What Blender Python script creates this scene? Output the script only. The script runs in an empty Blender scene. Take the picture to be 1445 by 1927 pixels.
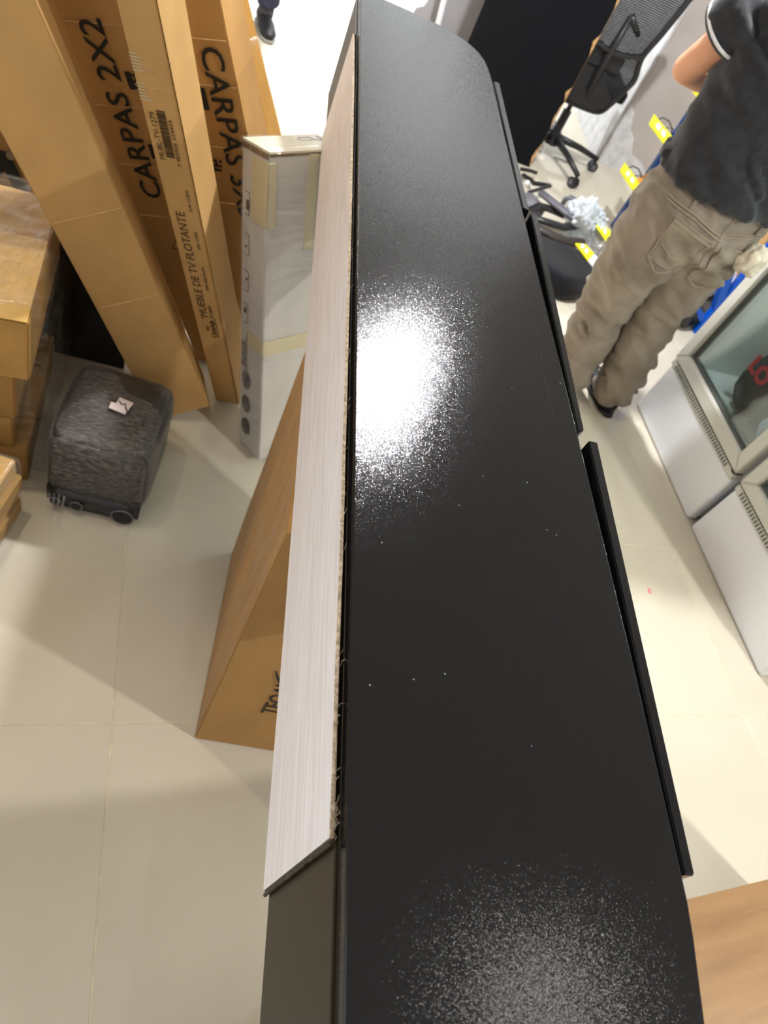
import bpy, bmesh, math, random
import numpy as np
from mathutils import Vector, Matrix, noise
from mathutils.bvhtree import BVHTree
random.seed(7)
S = bpy.context.scene
COL = S.collection
PI = math.pi

# ------------------------------------------------------------------ camera
F_PX, CX, CY, CAMZ = 1347.59, 722.5, 963.5, 1.6
def _n(v): v = np.array(v, float); return v / np.linalg.norm(v)
_D = _n([86 - CX, 2005 - CY, F_PX]); _L = _n([690 - CX, -800 - CY, F_PX]); _W = np.cross(_D, _L)
RW = np.array([_W, _L, -_D])                      # camera ray (x right, y down, z ahead) -> world
cam = bpy.data.cameras.new('camera'); camo = bpy.data.objects.new('camera', cam); COL.objects.link(camo)
cam.sensor_fit = 'VERTICAL'; cam.sensor_height = 36.0; cam.lens = F_PX / 1927 * 36.0
_c = np.column_stack([RW @ [1, 0, 0], RW @ [0, -1, 0], RW @ [0, 0, -1]])
_m = Matrix([list(r) for r in _c]).to_4x4(); _m.translation = Vector((0, 0, CAMZ)); camo.matrix_world = _m
cam.clip_start = 0.02
cam.dof.use_dof = True; cam.dof.focus_distance = 0.85; cam.dof.aperture_fstop = 7.5
S.camera = camo
def at(u, v, z=0.0):
    """world point seen at photo pixel (u, v) lying at height z"""
    r = RW @ np.array([(u - CX) / F_PX, (v - CY) / F_PX, 1.0])
    return Vector((r * (-(CAMZ - z) / r[2])) + np.array([0, 0, CAMZ]))

# ------------------------------------------------------------------ world, lights, exposure
w = bpy.data.worlds.new('world'); S.world = w; w.use_nodes = True
w.node_tree.nodes['Background'].inputs[0].default_value = (0.86, 0.92, 1.0, 1)
w.node_tree.nodes['Background'].inputs[1].default_value = 2.7
S.view_settings.view_transform = 'Standard'; S.view_settings.look = 'None'
S.view_settings.gamma = 1.0; S.view_settings.use_curve_mapping = False
S.view_settings.exposure = 0.37
CEIL = 2.8
#            x     y     power  radius
LAMPS = [(0.87, 2.60, 76, .07), (1.34, 0.10, 3, .13), (-0.3, 3.9, 6, .06), (0.25, 5.4, 80, .09), (2.45, -0.5, 48, .06), (-0.75, 1.25, 10, .04)]
LCOLS = [(.98, .98, 1), (1, .97, .92), (1, .95, .88), (.95, .98, 1), (1, .96, .90), (1, .86, .64)]

# ------------------------------------------------------------------ materials
MATS = {}
def mat(name, base=(.5, .5, .5), rough=.5, spec=.5, metal=0, noise_amt=0, nscale=8, nstretch=(1, 1, 1), bump=0, bscale=200,
        col2=None, trans=0, coat=0, alpha=1, det=4, sheen=0, bstretch=(1, 1, 1), bdist=.002, rvar=0):
    if name in MATS: return MATS[name]
    m = bpy.data.materials.new(name); m.use_nodes = True; nt = m.node_tree; b = nt.nodes['Principled BSDF']
    b.inputs['Base Color'].default_value = (*base, 1); b.inputs['Roughness'].default_value = rough
    b.inputs['Metallic'].default_value = metal; b.inputs['Specular IOR Level'].default_value = spec
    b.inputs['Transmission Weight'].default_value = trans; b.inputs['Coat Weight'].default_value = coat
    b.inputs['Alpha'].default_value = alpha; b.inputs['Sheen Weight'].default_value = sheen
    tc = nt.nodes.new('ShaderNodeTexCoord')
    def nz(scale, stretch, d=4):
        mp = nt.nodes.new('ShaderNodeMapping'); mp.inputs['Scale'].default_value = stretch
        nt.links.new(tc.outputs['Object'], mp.inputs[0])
        t = nt.nodes.new('ShaderNodeTexNoise'); t.inputs['Scale'].default_value = scale; t.inputs['Detail'].default_value = d
        nt.links.new(mp.outputs[0], t.inputs['Vector']); return t
    if noise_amt or col2:
        t = nz(nscale, nstretch, det); r = nt.nodes.new('ShaderNodeValToRGB')
        c2 = col2 or tuple(max(0, c * (1 - noise_amt)) for c in base)
        c1 = base if col2 else tuple(c * (1 + noise_amt * .6) for c in base)
        r.color_ramp.elements[0].color = (*c2, 1); r.color_ramp.elements[1].color = (*c1, 1)
        r.color_ramp.elements[0].position = .32; r.color_ramp.elements[1].position = .68
        nt.links.new(t.outputs['Fac'], r.inputs[0]); nt.links.new(r.outputs[0], b.inputs['Base Color'])
        if rvar:
            mr = nt.nodes.new('ShaderNodeMapRange'); mr.inputs[3].default_value = rough - rvar; mr.inputs[4].default_value = rough + rvar
            nt.links.new(t.outputs['Fac'], mr.inputs[0]); nt.links.new(mr.outputs[0], b.inputs['Roughness'])
    if bump:
        t = nz(bscale, bstretch, 3); bp = nt.nodes.new('ShaderNodeBump'); bp.inputs['Strength'].default_value = bump
        bp.inputs['Distance'].default_value = bdist
        nt.links.new(t.outputs['Fac'], bp.inputs['Height']); nt.links.new(bp.outputs[0], b.inputs['Normal'])
    MATS[name] = m; return m
def film_mat(name, amt=.12, tint=(1, 1, 1), rough=.12, bscale=25, bump=1.0, stretch=(1, 1, 3)):
    """thin clear plastic: mostly see-through, wrinkled gloss"""
    m = bpy.data.materials.new(name); m.use_nodes = True; nt = m.node_tree; nt.nodes.clear()
    out = nt.nodes.new('ShaderNodeOutputMaterial'); mix = nt.nodes.new('ShaderNodeMixShader')
    tr = nt.nodes.new('ShaderNodeBsdfTransparent'); gl = nt.nodes.new('ShaderNodeBsdfGlossy'); gl.inputs['Roughness'].default_value = rough
    df = nt.nodes.new('ShaderNodeBsdfDiffuse'); df.inputs[0].default_value = (*tint, 1)
    m2 = nt.nodes.new('ShaderNodeMixShader'); m2.inputs[0].default_value = .35
    nt.links.new(gl.outputs[0], m2.inputs[1]); nt.links.new(df.outputs[0], m2.inputs[2])
    tc = nt.nodes.new('ShaderNodeTexCoord'); mp = nt.nodes.new('ShaderNodeMapping'); mp.inputs['Scale'].default_value = stretch
    t = nt.nodes.new('ShaderNodeTexNoise'); t.inputs['Scale'].default_value = bscale; t.inputs['Detail'].default_value = 5
    nt.links.new(tc.outputs['Object'], mp.inputs[0]); nt.links.new(mp.outputs[0], t.inputs['Vector'])
    bp = nt.nodes.new('ShaderNodeBump'); bp.inputs['Strength'].default_value = bump; bp.inputs['Distance'].default_value = .01
    nt.links.new(t.outputs['Fac'], bp.inputs['Height']); nt.links.new(bp.outputs[0], gl.inputs['Normal'])
    mr = nt.nodes.new('ShaderNodeMapRange'); mr.inputs[1].default_value = .4; mr.inputs[2].default_value = .75
    mr.inputs[3].default_value = amt * .4; mr.inputs[4].default_value = amt * 2.2
    nt.links.new(t.outputs['Fac'], mr.inputs[0])
    nt.links.new(mr.outputs[0], mix.inputs[0]); nt.links.new(tr.outputs[0], mix.inputs[1]); nt.links.new(m2.outputs[0], mix.inputs[2])
    nt.links.new(mix.outputs[0], out.inputs[0]); MATS[name] = m; return m
def glass_mat(name):
    m = bpy.data.materials.new(name); m.use_nodes = True; nt = m.node_tree; nt.nodes.clear()
    out = nt.nodes.new('ShaderNodeOutputMaterial'); mix = nt.nodes.new('ShaderNodeMixShader')
    tr = nt.nodes.new('ShaderNodeBsdfTransparent'); tr.inputs[0].default_value = (.93, .96, .95, 1)
    gl = nt.nodes.new('ShaderNodeBsdfGlossy'); gl.inputs['Roughness'].default_value = .015
    fr = nt.nodes.new('ShaderNodeFresnel'); ge = nt.nodes.new('ShaderNodeNewGeometry'); mr = nt.nodes.new('ShaderNodeMapRange')
    mr.inputs[3].default_value = 1.5; mr.inputs[4].default_value = 1 / 1.5      # same reflectance on the way in and out of the pane
    nt.links.new(ge.outputs['Backfacing'], mr.inputs[0]); nt.links.new(mr.outputs[0], fr.inputs[0])
    nt.links.new(fr.outputs[0], mix.inputs[0]); nt.links.new(tr.outputs[0], mix.inputs[1]); nt.links.new(gl.outputs[0], mix.inputs[2])
    nt.links.new(mix.outputs[0], out.inputs[0]); MATS[name] = m; return m
def wood_mat(name, c1, c2, axis=(1, 14, 14), scale=6, rough=.5, bump=.15):
    m = bpy.data.materials.new(name); m.use_nodes = True; nt = m.node_tree; b = nt.nodes['Principled BSDF']
    tc = nt.nodes.new('ShaderNodeTexCoord'); mp = nt.nodes.new('ShaderNodeMapping'); mp.inputs['Scale'].default_value = axis
    nt.links.new(tc.outputs['Object'], mp.inputs[0])
    t = nt.nodes.new('ShaderNodeTexNoise'); t.inputs['Scale'].default_value = scale; t.inputs['Detail'].default_value = 8; t.inputs['Distortion'].default_value = .6
    t.inputs['Roughness'].default_value = .65
    nt.links.new(mp.outputs[0], t.inputs['Vector'])
    r = nt.nodes.new('ShaderNodeValToRGB'); r.color_ramp.elements[0].color = (*c2, 1); r.color_ramp.elements[1].color = (*c1, 1)
    r.color_ramp.elements[0].position = .3; r.color_ramp.elements[1].position = .62
    nt.links.new(t.outputs['Fac'], r.inputs[0]); nt.links.new(r.outputs[0], b.inputs['Base Color'])
    b.inputs['Roughness'].default_value = rough
    bp = nt.nodes.new('ShaderNodeBump'); bp.inputs['Strength'].default_value = bump; bp.inputs['Distance'].default_value = .001
    nt.links.new(t.outputs['Fac'], bp.inputs['Height']); nt.links.new(bp.outputs[0], b.inputs['Normal'])
    MATS[name] = m; return m

CARD = (.45, .255, .088)
M_card = mat('cardboard', CARD, .75, .25, noise_amt=.16, nscale=7, nstretch=(1, 1, .35), bump=.25, bscale=120, bstretch=(1, 1, .2))
M_card2 = mat('cardboard_pale', (.54, .33, .125), .75, .25, noise_amt=.14, nscale=5, bump=.25, bscale=110, bstretch=(1, 1, .2))
M_amber = mat('cardboard_taped', (.36, .19, .045), .28, .5, noise_amt=.15, nscale=9, bump=.25, bscale=30)
M_cardin = mat('cardboard_edge', (.66, .45, .24), .8, .2, noise_amt=.2, nscale=60)
M_crease = mat('creased_board', (.60, .40, .20), .8, .2, noise_amt=.15, nscale=60)
M_ink = mat('black_ink', (.02, .02, .018), .6, .3)
M_inkb = mat('brown_ink', (.10, .055, .018), .7, .3)
M_white_card = mat('grey_white_carton', (.56, .54, .50), .5, .4, noise_amt=.1, nscale=10, nstretch=(1, 1, .5), bump=.2, bscale=60)
M_tape = mat('brown_tape', (.52, .33, .12), .22, .5, bump=.4, bscale=50)
M_tape2 = mat('yellowed_clear_tape', (.56, .50, .32), .25, .5, bump=.3, bscale=60)
M_film = film_mat('stretch_film', .09, (1, .96, .88))
M_film2 = film_mat('stretch_film_heavy', .16, (.7, .7, .74), .15, 20, 1.0, (1, 1, 2.5))
M_glass = glass_mat('door_glass')
M_tile = mat('cream_porcelain_tile', (.63, .585, .475), .07, .5, noise_amt=.05, nscale=2.5, bump=.02, bscale=40)
M_grout = mat('grout', (.68, .64, .47), .8, .2, noise_amt=.2, nscale=30)
M_wall = mat('painted_wall', (.62, .60, .60), .7, .3, noise_amt=.05, nscale=3, bump=.1, bscale=60)
M_wall_b = mat('beige_grey_wall', (.54, .49, .46), .7, .3, noise_amt=.1, nscale=4, bump=.15, bscale=40)
M_plaster = mat('flaking_white_plaster', (.72, .72, .73), .8, .2, noise_amt=.18, nscale=16, bump=.5, bscale=30, bdist=.004)
M_ceil = mat('ceiling_white', (.8, .8, .78), .8, .2, noise_amt=.02, nscale=2)
M_whitemetal = mat('white_enamel', (.84, .87, .92), .25, .5, noise_amt=.02, nscale=3)
M_frame = mat('off_white_plastic', (.64, .64, .58), .35, .5, noise_amt=.03, nscale=5)
M_gasket = mat('dark_gasket', (.10, .11, .10), .5, .4, noise_amt=.1, nscale=20)
M_inner = mat('fridge_lining', (.70, .74, .72), .4, .5, noise_amt=.04, nscale=4)
M_black = mat('black_plastic', (.018, .018, .02), .38, .5, noise_amt=.15, nscale=20, bump=.1, bscale=300)
M_blackfab = mat('black_fabric', (.008, .009, .012), .85, .1, noise_amt=.25, nscale=60, bump=.35, bscale=500, sheen=.2)
M_grey = mat('grey_plastic', (.13, .13, .16), .4, .5, noise_amt=.1, nscale=15)
M_blue = mat('blue_powder_coat', (.0, .105, .62), .35, .5, noise_amt=.1, nscale=12)
M_navy = mat('navy_powder_coat', (.0, .055, .30), .35, .5, noise_amt=.1, nscale=12)
M_yellow = mat('yellow_card', (.82, .80, .02), .45, .4, noise_amt=.05, nscale=30)
M_whitep = mat('white_card', (.80, .82, .86), .5, .4, noise_amt=.03, nscale=30)
M_red = mat('red_print', (.6, .03, .05), .5, .4, noise_amt=.1, nscale=30)
M_wire = mat('dark_wire', (.06, .055, .06), .35, .5, metal=.6, noise_amt=.1, nscale=30)
M_steel = mat('steel', (.6, .6, .62), .3, .5, metal=1, noise_amt=.05, nscale=30)
M_skin = mat('skin', (.78, .40, .24), .5, .4, noise_amt=.12, nscale=9, bump=.15, bscale=250, bdist=.001)
M_hair = mat('black_hair', (.015, .012, .01), .5, .4, noise_amt=.3, nscale=80, bump=.6, bscale=180)
M_shirt = mat('charcoal_knit', (.030, .032, .037), .9, .15, noise_amt=.25, nscale=40, bump=.3, bscale=600, sheen=.25)
M_jeans = mat('faded_taupe_denim', (.34, .29, .235), .9, .1, col2=(.21, .18, .145), nscale=7, bump=.35, bscale=500, sheen=.1)
M_jeans2 = mat('dark_blue_denim', (.06, .065, .10), .9, .1, noise_amt=.3, nscale=9, bump=.3, bscale=500)
M_thread = mat('tan_stitching', (.42, .33, .24), .8, .2)
M_pocket = mat('worn_pocket_denim', (.36, .325, .25), .9, .1, col2=(.22, .19, .15), nscale=11, bump=.35, bscale=500)
M_shoe = mat('black_shoe', (.012, .012, .014), .55, .4, noise_amt=.2, nscale=30)
M_sock = mat('grey_sock', (.10, .095, .11), .95, .1, noise_amt=.15, nscale=60)
M_rubber = mat('rubber_sole', (.35, .34, .30), .7, .3, noise_amt=.1, nscale=30)
M_eye = mat('eye_white', (.8, .8, .78), .3, .5)
M_lens = mat('lamp_housing', (.8, .8, .8), .4, .5)
M_oak = wood_mat('oak_laminate', (.335, .188, .074), (.235, .122, .042), (1.2, 9, 9), 3.2, .42, .12)
M_ply = wood_mat('raw_plywood', (.86, .83, .83), (.72, .67, .66), (26, 1.6, 26), 5, .6, .25)
M_plyedge = wood_mat('plywood_edge', (.50, .40, .28), (.10, .07, .045), (60, 60, 400), 3, .9, .8)
M_chip = mat('chipboard', (.62, .38, .17), .9, .2, noise_amt=.4, nscale=80, bump=.5, bscale=200)
M_panelgrey = mat('lavender_grey_panel', (.36, .35, .37), .5, .4, noise_amt=.04, nscale=6)
M_bag = mat('white_bag_plastic', (.72, .80, .86), .25, .5, noise_amt=.12, nscale=30, bump=1, bscale=50, bdist=.006, alpha=.82)
M_orange = mat('orange_print', (.75, .28, .03), .4, .5, noise_amt=.3, nscale=25)
M_cloth = mat('cream_rag', (.72, .66, .52), .95, .1, noise_amt=.2, nscale=30, bump=.5, bscale=150)
# black lacquer: fine orange peel, small dust specks
def lacquer():
    m = bpy.data.materials.new('black_lacquer'); m.use_nodes = True; nt = m.node_tree; b = nt.nodes['Principled BSDF']
    b.inputs['Base Color'].default_value = (.007, .007, .0078, 1); b.inputs['Roughness'].default_value = .12
    b.inputs['Specular IOR Level'].default_value = .27
    tc = nt.nodes.new('ShaderNodeTexCoord')
    def nz(s, d): t = nt.nodes.new('ShaderNodeTexNoise'); t.inputs['Scale'].default_value = s; t.inputs['Detail'].default_value = d; nt.links.new(tc.outputs['Object'], t.inputs['Vector']); return t
    c = nz(9, 3)
    b2 = nt.nodes.new('ShaderNodeBump'); b2.inputs['Strength'].default_value = .25; b2.inputs['Distance'].default_value = .001
    nt.links.new(c.outputs['Fac'], b2.inputs['Height']); last = b2.outputs[0]
    for sc_, k in ((2000, .105), (950, .075)):          # sprayed lacquer: tiny facets tilted a few degrees each way
        v = nt.nodes.new('ShaderNodeTexVoronoi'); v.inputs['Scale'].default_value = sc_; nt.links.new(tc.outputs['Object'], v.inputs['Vector'])
        sub = nt.nodes.new('ShaderNodeVectorMath'); sub.operation = 'SUBTRACT'; sub.inputs[1].default_value = (.5, .5, .5); nt.links.new(v.outputs['Color'], sub.inputs[0])
        ml = nt.nodes.new('ShaderNodeVectorMath'); ml.operation = 'SCALE'; ml.inputs['Scale'].default_value = k; nt.links.new(sub.outputs[0], ml.inputs[0])
        ad = nt.nodes.new('ShaderNodeVectorMath'); ad.operation = 'ADD'; nt.links.new(last, ad.inputs[0]); nt.links.new(ml.outputs[0], ad.inputs[1]); last = ad.outputs[0]
    nm = nt.nodes.new('ShaderNodeVectorMath'); nm.operation = 'NORMALIZE'; nt.links.new(last, nm.inputs[0]); nt.links.new(nm.outputs[0], b.inputs['Normal'])
    # dust specks
    v = nt.nodes.new('ShaderNodeTexVoronoi'); v.inputs['Scale'].default_value = 34
    nt.links.new(tc.outputs['Object'], v.inputs['Vector'])
    lt = nt.nodes.new('ShaderNodeMath'); lt.operation = 'LESS_THAN'; lt.inputs[1].default_value = .030; nt.links.new(v.outputs['Distance'], lt.inputs[0])
    mx = nt.nodes.new('ShaderNodeMixRGB'); mx.inputs[1].default_value = (.007, .007, .0078, 1); mx.inputs[2].default_value = (.22, .22, .22, 1)
    nt.links.new(lt.outputs[0], mx.inputs[0]); nt.links.new(mx.outputs[0], b.inputs['Base Color'])
    return m
M_lac = lacquer()
M_lacside = mat('black_brown_paint', (.024, .018, .010), .4, .25, noise_amt=.1, nscale=6, bump=.1, bscale=300)

# ------------------------------------------------------------------ helpers
def link(name, me, m=None, parent=None, M=None):
    o = bpy.data.objects.new(name, me); COL.objects.link(o)
    if m is not None and me is not None and not me.materials: me.materials.append(m)
    if parent is not None: o.parent = parent
    if M is not None: o.matrix_world = M
    return o
def obj(name, bm, m, parent=None, smooth=False, M=None):
    me = bpy.data.meshes.new(name); bm.normal_update(); bm.to_mesh(me); bm.free()
    if smooth: me.polygons.foreach_set('use_smooth', [True] * len(me.polygons))
    return link(name, me, m, parent, M)
def tag(o, label=None, cat=None, group=None, kind=None):
    if label: o['label'] = label
    if cat: o['category'] = cat
    if group: o['group'] = group
    if kind: o['kind'] = kind
    return o
def empty(name, loc=(0, 0, 0), rz=0, M=None):
    o = bpy.data.objects.new(name, None); COL.objects.link(o); o.empty_display_size = .05
    o.matrix_world = M if M is not None else Matrix.Translation(loc) @ Matrix.Rotation(rz, 4, 'Z')
    bpy.context.view_layer.update(); return o
def bx(bm, lo, hi, bev=0, seg=2, M=None):
    r = bmesh.ops.create_cube(bm, size=1); vs = r['verts']
    for v in vs:
        v.co = Vector([lo[i] + (v.co[i] + .5) * (hi[i] - lo[i]) for i in range(3)])
    if bev > 0:
        es = list({e for v in vs for e in v.link_edges})
        r = bmesh.ops.bevel(bm, geom=es, offset=bev, segments=seg, affect='EDGES', profile=.6)
        vs = list({v for f in r['faces'] for v in f.verts} | {v for v in vs if v.is_valid})
    if M is not None: bmesh.ops.transform(bm, matrix=M, verts=vs)
    return vs
def box(lo, hi, bev=0, seg=2):
    bm = bmesh.new(); bx(bm, lo, hi, bev, seg); return bm
def tube(bm, pts, r, n=10, caps=True, closed=False):
    pts = [Vector(p) for p in pts]; rs = r if isinstance(r, (list, tuple)) else [r] * len(pts)
    rings = []; N = len(pts); up = None
    for i, p in enumerate(pts):
        if closed: t = pts[(i + 1) % N] - pts[i - 1]
        else: t = pts[min(i + 1, N - 1)] - pts[max(i - 1, 0)]
        t.normalize()
        if up is None: up = Vector((0, 0, 1)) if abs(t.z) < .9 else Vector((1, 0, 0))
        a = up - t * up.dot(t); a.normalize(); b = t.cross(a); up = a
        rr = rs[i]; ra, rb = rr if isinstance(rr, tuple) else (rr, rr)
        rings.append([bm.verts.new(p + a * math.cos(k * 2 * PI / n) * ra + b * math.sin(k * 2 * PI / n) * rb) for k in range(n)])
    for i in range(N if closed else N - 1):
        A, B = rings[i], rings[(i + 1) % N]
        for k in range(n): bm.faces.new((A[k], A[(k + 1) % n], B[(k + 1) % n], B[k]))
    if caps and not closed:
        bm.faces.new(rings[0][::-1]); bm.faces.new(rings[-1])
def prism(bm, poly, z0, z1):
    a = [bm.verts.new((p[0], p[1], z0)) for p in poly]; b = [bm.verts.new((p[0], p[1], z1)) for p in poly]
    n = len(poly); fs = [bm.faces.new(a[::-1]), bm.faces.new(b)]
    for i in range(n): fs.append(bm.faces.new((a[i], a[(i + 1) % n], b[(i + 1) % n], b[i])))
    bmesh.ops.recalc_face_normals(bm, faces=fs); return a, b
def rot(wv):
    th = math.sqrt(sum(c * c for c in wv)); return Matrix.Rotation(th, 3, Vector(wv)) if th > 1e-9 else Matrix.Identity(3)
def subdiv_box(lo, hi, step=.05, bev=.003, jitter=.001, seed=0, maxn=26):
    """carton body: gridded box so the faces can bow and dent a little"""
    bm = bmesh.new(); bx(bm, lo, hi)
    for ax in range(3):
        n = min(maxn, int((hi[ax] - lo[ax]) / step))
        for k in range(1, n):
            co = Vector((0, 0, 0)); co[ax] = lo[ax] + (hi[ax] - lo[ax]) * k / n
            no = Vector((0, 0, 0)); no[ax] = 1
            bmesh.ops.bisect_plane(bm, geom=bm.verts[:] + bm.edges[:] + bm.faces[:], plane_co=co, plane_no=no)
    c = (Vector(lo) + Vector(hi)) / 2; h = (Vector(hi) - Vector(lo)) / 2
    for v in bm.verts:
        d = v.co - c; n = noise.noise_vector(v.co * 7 + Vector((seed, seed * 2, 0)))
        e = sum(1 for i in range(3) if abs(abs(d[i]) - h[i]) < 1e-6)
        v.co += n * jitter * (1 if e == 1 else .6)
    es = [e for e in bm.edges if len(e.link_faces) == 2 and e.calc_face_angle(0) > .9]
    bmesh.ops.bevel(bm, geom=es, offset=bev, segments=2, affect='EDGES')
    return bm
def roundify(bm, lo, hi, p=7):
    c = (Vector(lo) + Vector(hi)) / 2; h = (Vector(hi) - Vector(lo)) / 2
    for v in bm.verts:
        d = v.co - c; q = [abs(d[i]) / h[i] for i in range(3)]; m = max(q)
        if m > 1e-6: v.co = c + d * (m / (sum(x ** p for x in q) ** (1 / p)))
def text_mesh(txt, size, m, parent, x0, y0, xdir, ydir, n, off=.0012, sx=1.0, bold=0, name='printed_text', align='LEFT'):
    cu = bpy.data.curves.new(name, 'FONT'); cu.body = txt; cu.size = size; cu.extrude = .0002; cu.offset = bold; cu.align_x = align
    cu.resolution_u = 3
    o = bpy.data.objects.new(name, cu); COL.objects.link(o); dg = bpy.context.evaluated_depsgraph_get()
    me = bpy.data.meshes.new_from_object(o.evaluated_get(dg)); bpy.data.objects.remove(o); bpy.data.curves.remove(cu)
    M = Matrix((Vector(xdir) * sx, Vector(ydir), Vector(n))).transposed().to_4x4(); M.translation = Vector(x0) + Vector(n) * off
    me.transform(M); me.materials.clear(); me.materials.append(m)
    r = link(name, me, None, parent); return r
def fuse(bm, name, m, parent, voxel=.01, smooth_it=4, wr=0, wscale=(12, 12, 5), seed=0):
    """union of overlapping lofts -> one continuous skin"""
    me = bpy.data.meshes.new(name); bmesh.ops.recalc_face_normals(bm, faces=bm.faces); bm.to_mesh(me); bm.free()
    o = bpy.data.objects.new(name, me); COL.objects.link(o)
    md = o.modifiers.new('r', 'REMESH'); md.mode = 'VOXEL'; md.voxel_size = voxel; md.use_smooth_shade = True
    if smooth_it: ms = o.modifiers.new('s', 'SMOOTH'); ms.factor = .5; ms.iterations = smooth_it
    dg = bpy.context.evaluated_depsgraph_get(); me2 = bpy.data.meshes.new_from_object(o.evaluated_get(dg))
    bpy.data.objects.remove(o); me2.name = name
    if wr:
        nrm = [v.normal.copy() for v in me2.vertices]
        for v, nn in zip(me2.vertices, nrm):
            p = v.co; q = Vector((p.x * wscale[0] + seed, p.y * wscale[1], p.z * wscale[2] + p.x * 6))
            a = noise.noise(q) + .45 * noise.noise(q * 2.3)
            a = 1 - 2 * abs(a) if a < .6 else a          # ridged folds
            v.co += nn * wr * a
    me2.polygons.foreach_set('use_smooth', [True] * len(me2.polygons))
    me2.materials.clear(); me2.materials.append(m)
    return link(name, me2, None, parent)

# ------------------------------------------------------------------ structure: floor, walls, ceiling
def rotp(x, y, a): return (x * math.cos(a) - y * math.sin(a), x * math.sin(a) + y * math.cos(a))
fl = obj('floor', box((-1.6, -2.2, -.06), (4.2, 9.6, -.0012)), M_grout); tag(fl, kind='structure')
TA = math.radians(7.6); T = .607
tb = bmesh.new(); bx(tb, (-T / 2 + .0013, -T / 2 + .0013, -.012), (T / 2 - .0013, T / 2 - .0013, 0), .0012, 1)
tme = bpy.data.meshes.new('floor_tile'); tb.to_mesh(tme); tb.free(); tme.materials.append(M_tile)
u0, v0 = 0.063, 0.577
for i in range(-4, 8):
    for j in range(-5, 17):
        x, y = rotp(u0 + (i + .5) * T, v0 + (j + .5) * T, TA)
        if not (-1.25 < x < 3.85 and -1.9 < y < 9.3): continue
        o = bpy.data.objects.new('floor_tile', tme); COL.objects.link(o); o.parent = fl
        o.matrix_world = Matrix.Translation((x, y, random.uniform(-.0003, 0))) @ Matrix.Rotation(TA, 4, 'Z')
sp = at(1222, 1112, 0); bm = bmesh.new(); prism(bm, [(sp.x + .007 * math.cos(a), sp.y + .012 * math.sin(a)) for a in [k * PI / 8 for k in range(16)]], .0002, .0006)
obj('paint_spot', bm, mat('pink_paint', (.75, .25, .25), .4, .4), fl)
def st(name, lo, hi, m, bev=0): return tag(obj(name, box(lo, hi, bev), m), kind='structure')
st('wall_left', (-1.20, -2.2, 0), (-1.05, 9.6, 1.15), M_wall); st('wall_left', (-1.20, -2.2, 2.45), (-1.05, 9.6, CEIL), M_wall)
st('wall_left', (-1.20, -2.2, 1.15), (-1.05, -1.7, 2.45), M_wall); st('wall_left', (-1.20, .30, 1.15), (-1.05, 9.6, 2.45), M_wall)
bm = bmesh.new()
for yy in (-1.7, -.72, .26): bx(bm, (-1.15, yy, 1.15), (-1.09, yy + .04, 2.45), .003)
for zz in (1.15, 2.41): bx(bm, (-1.15, -1.7, zz), (-1.09, .30, zz + .04), .003)
tag(obj('fill_window', bm, M_ceil), kind='structure')  # unseen window, put in for cool light from the left
st('wall_right', (4.2, -2.2, 0), (4.35, 9.6, CEIL), M_wall)
st('wall_back', (-1.6, -2.35, 0), (4.2, -2.2, CEIL), M_wall)
st('ceiling', (-1.75, -2.35, CEIL), (4.35, 9.75, CEIL + .1), M_ceil)
st('wall_front_left', (-1.6, 9.6, 0), (-1.2, 9.75, CEIL), M_wall)
st('wall_front_right', (2.4, 9.6, 0), (4.2, 9.75, CEIL), M_wall)
st('wall_front_above', (-1.2, 9.6, 2.55), (2.4, 9.75, CEIL), M_wall)
st('pavement', (-6, 9.75, -.1), (8, 16, -.03), mat('pavement', (.5, .49, .47), .8, .3, noise_amt=.1))
# pillar with flaking plaster on its side and foot
pil = st('wall_pillar', (2.085, 4.45, 0), (4.2, 6.3, CEIL), M_wall_b)
bm = bmesh.new(); bx(bm, (2.068, 4.455, 0), (2.0845, 6.3, CEIL), .002)
tag(obj('trim_plaster', bm, M_plaster), kind='structure')
def blob(pts, y0, y1):
    bm = bmesh.new(); n = len(pts)
    a = [bm.verts.new((p[0], y0, p[1])) for p in pts]; b = [bm.verts.new((p[0], y1, p[1])) for p in pts]
    bm.faces.new(a); bm.faces.new(b[::-1])
    for i in range(n): bm.faces.new((a[i], b[i], b[(i + 1) % n], a[(i + 1) % n]))
    bmesh.ops.recalc_face_normals(bm, faces=bm.faces); return bm
tag(obj('trim_skim', blob([(2.087, 0), (2.55, 0), (2.56, .02), (2.44, .035), (2.36, .09), (2.27, .11), (2.22, .2), (2.17, .24), (2.13, .33), (2.087, .36)], 4.444, 4.4495), M_plaster), kind='structure')

# daylight portals in the shop front and the added side window
for loc, ry, sx_, sy_ in (((.6, 9.70, 1.28), 'far', 3.6, 2.55), ((-1.18, -.7, 1.8), 'side', 2.0, 1.3)):
    ld = bpy.data.lights.new('daylight_portal', 'AREA'); ld.shape = 'RECTANGLE'; ld.size = sx_; ld.size_y = sy_; ld.cycles.is_portal = True
    lo = bpy.data.objects.new('daylight_portal', ld); COL.objects.link(lo); lo.location = loc
    lo.rotation_euler = (-PI / 2, 0, 0) if ry == 'far' else (PI / 2, 0, -PI / 2)
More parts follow.
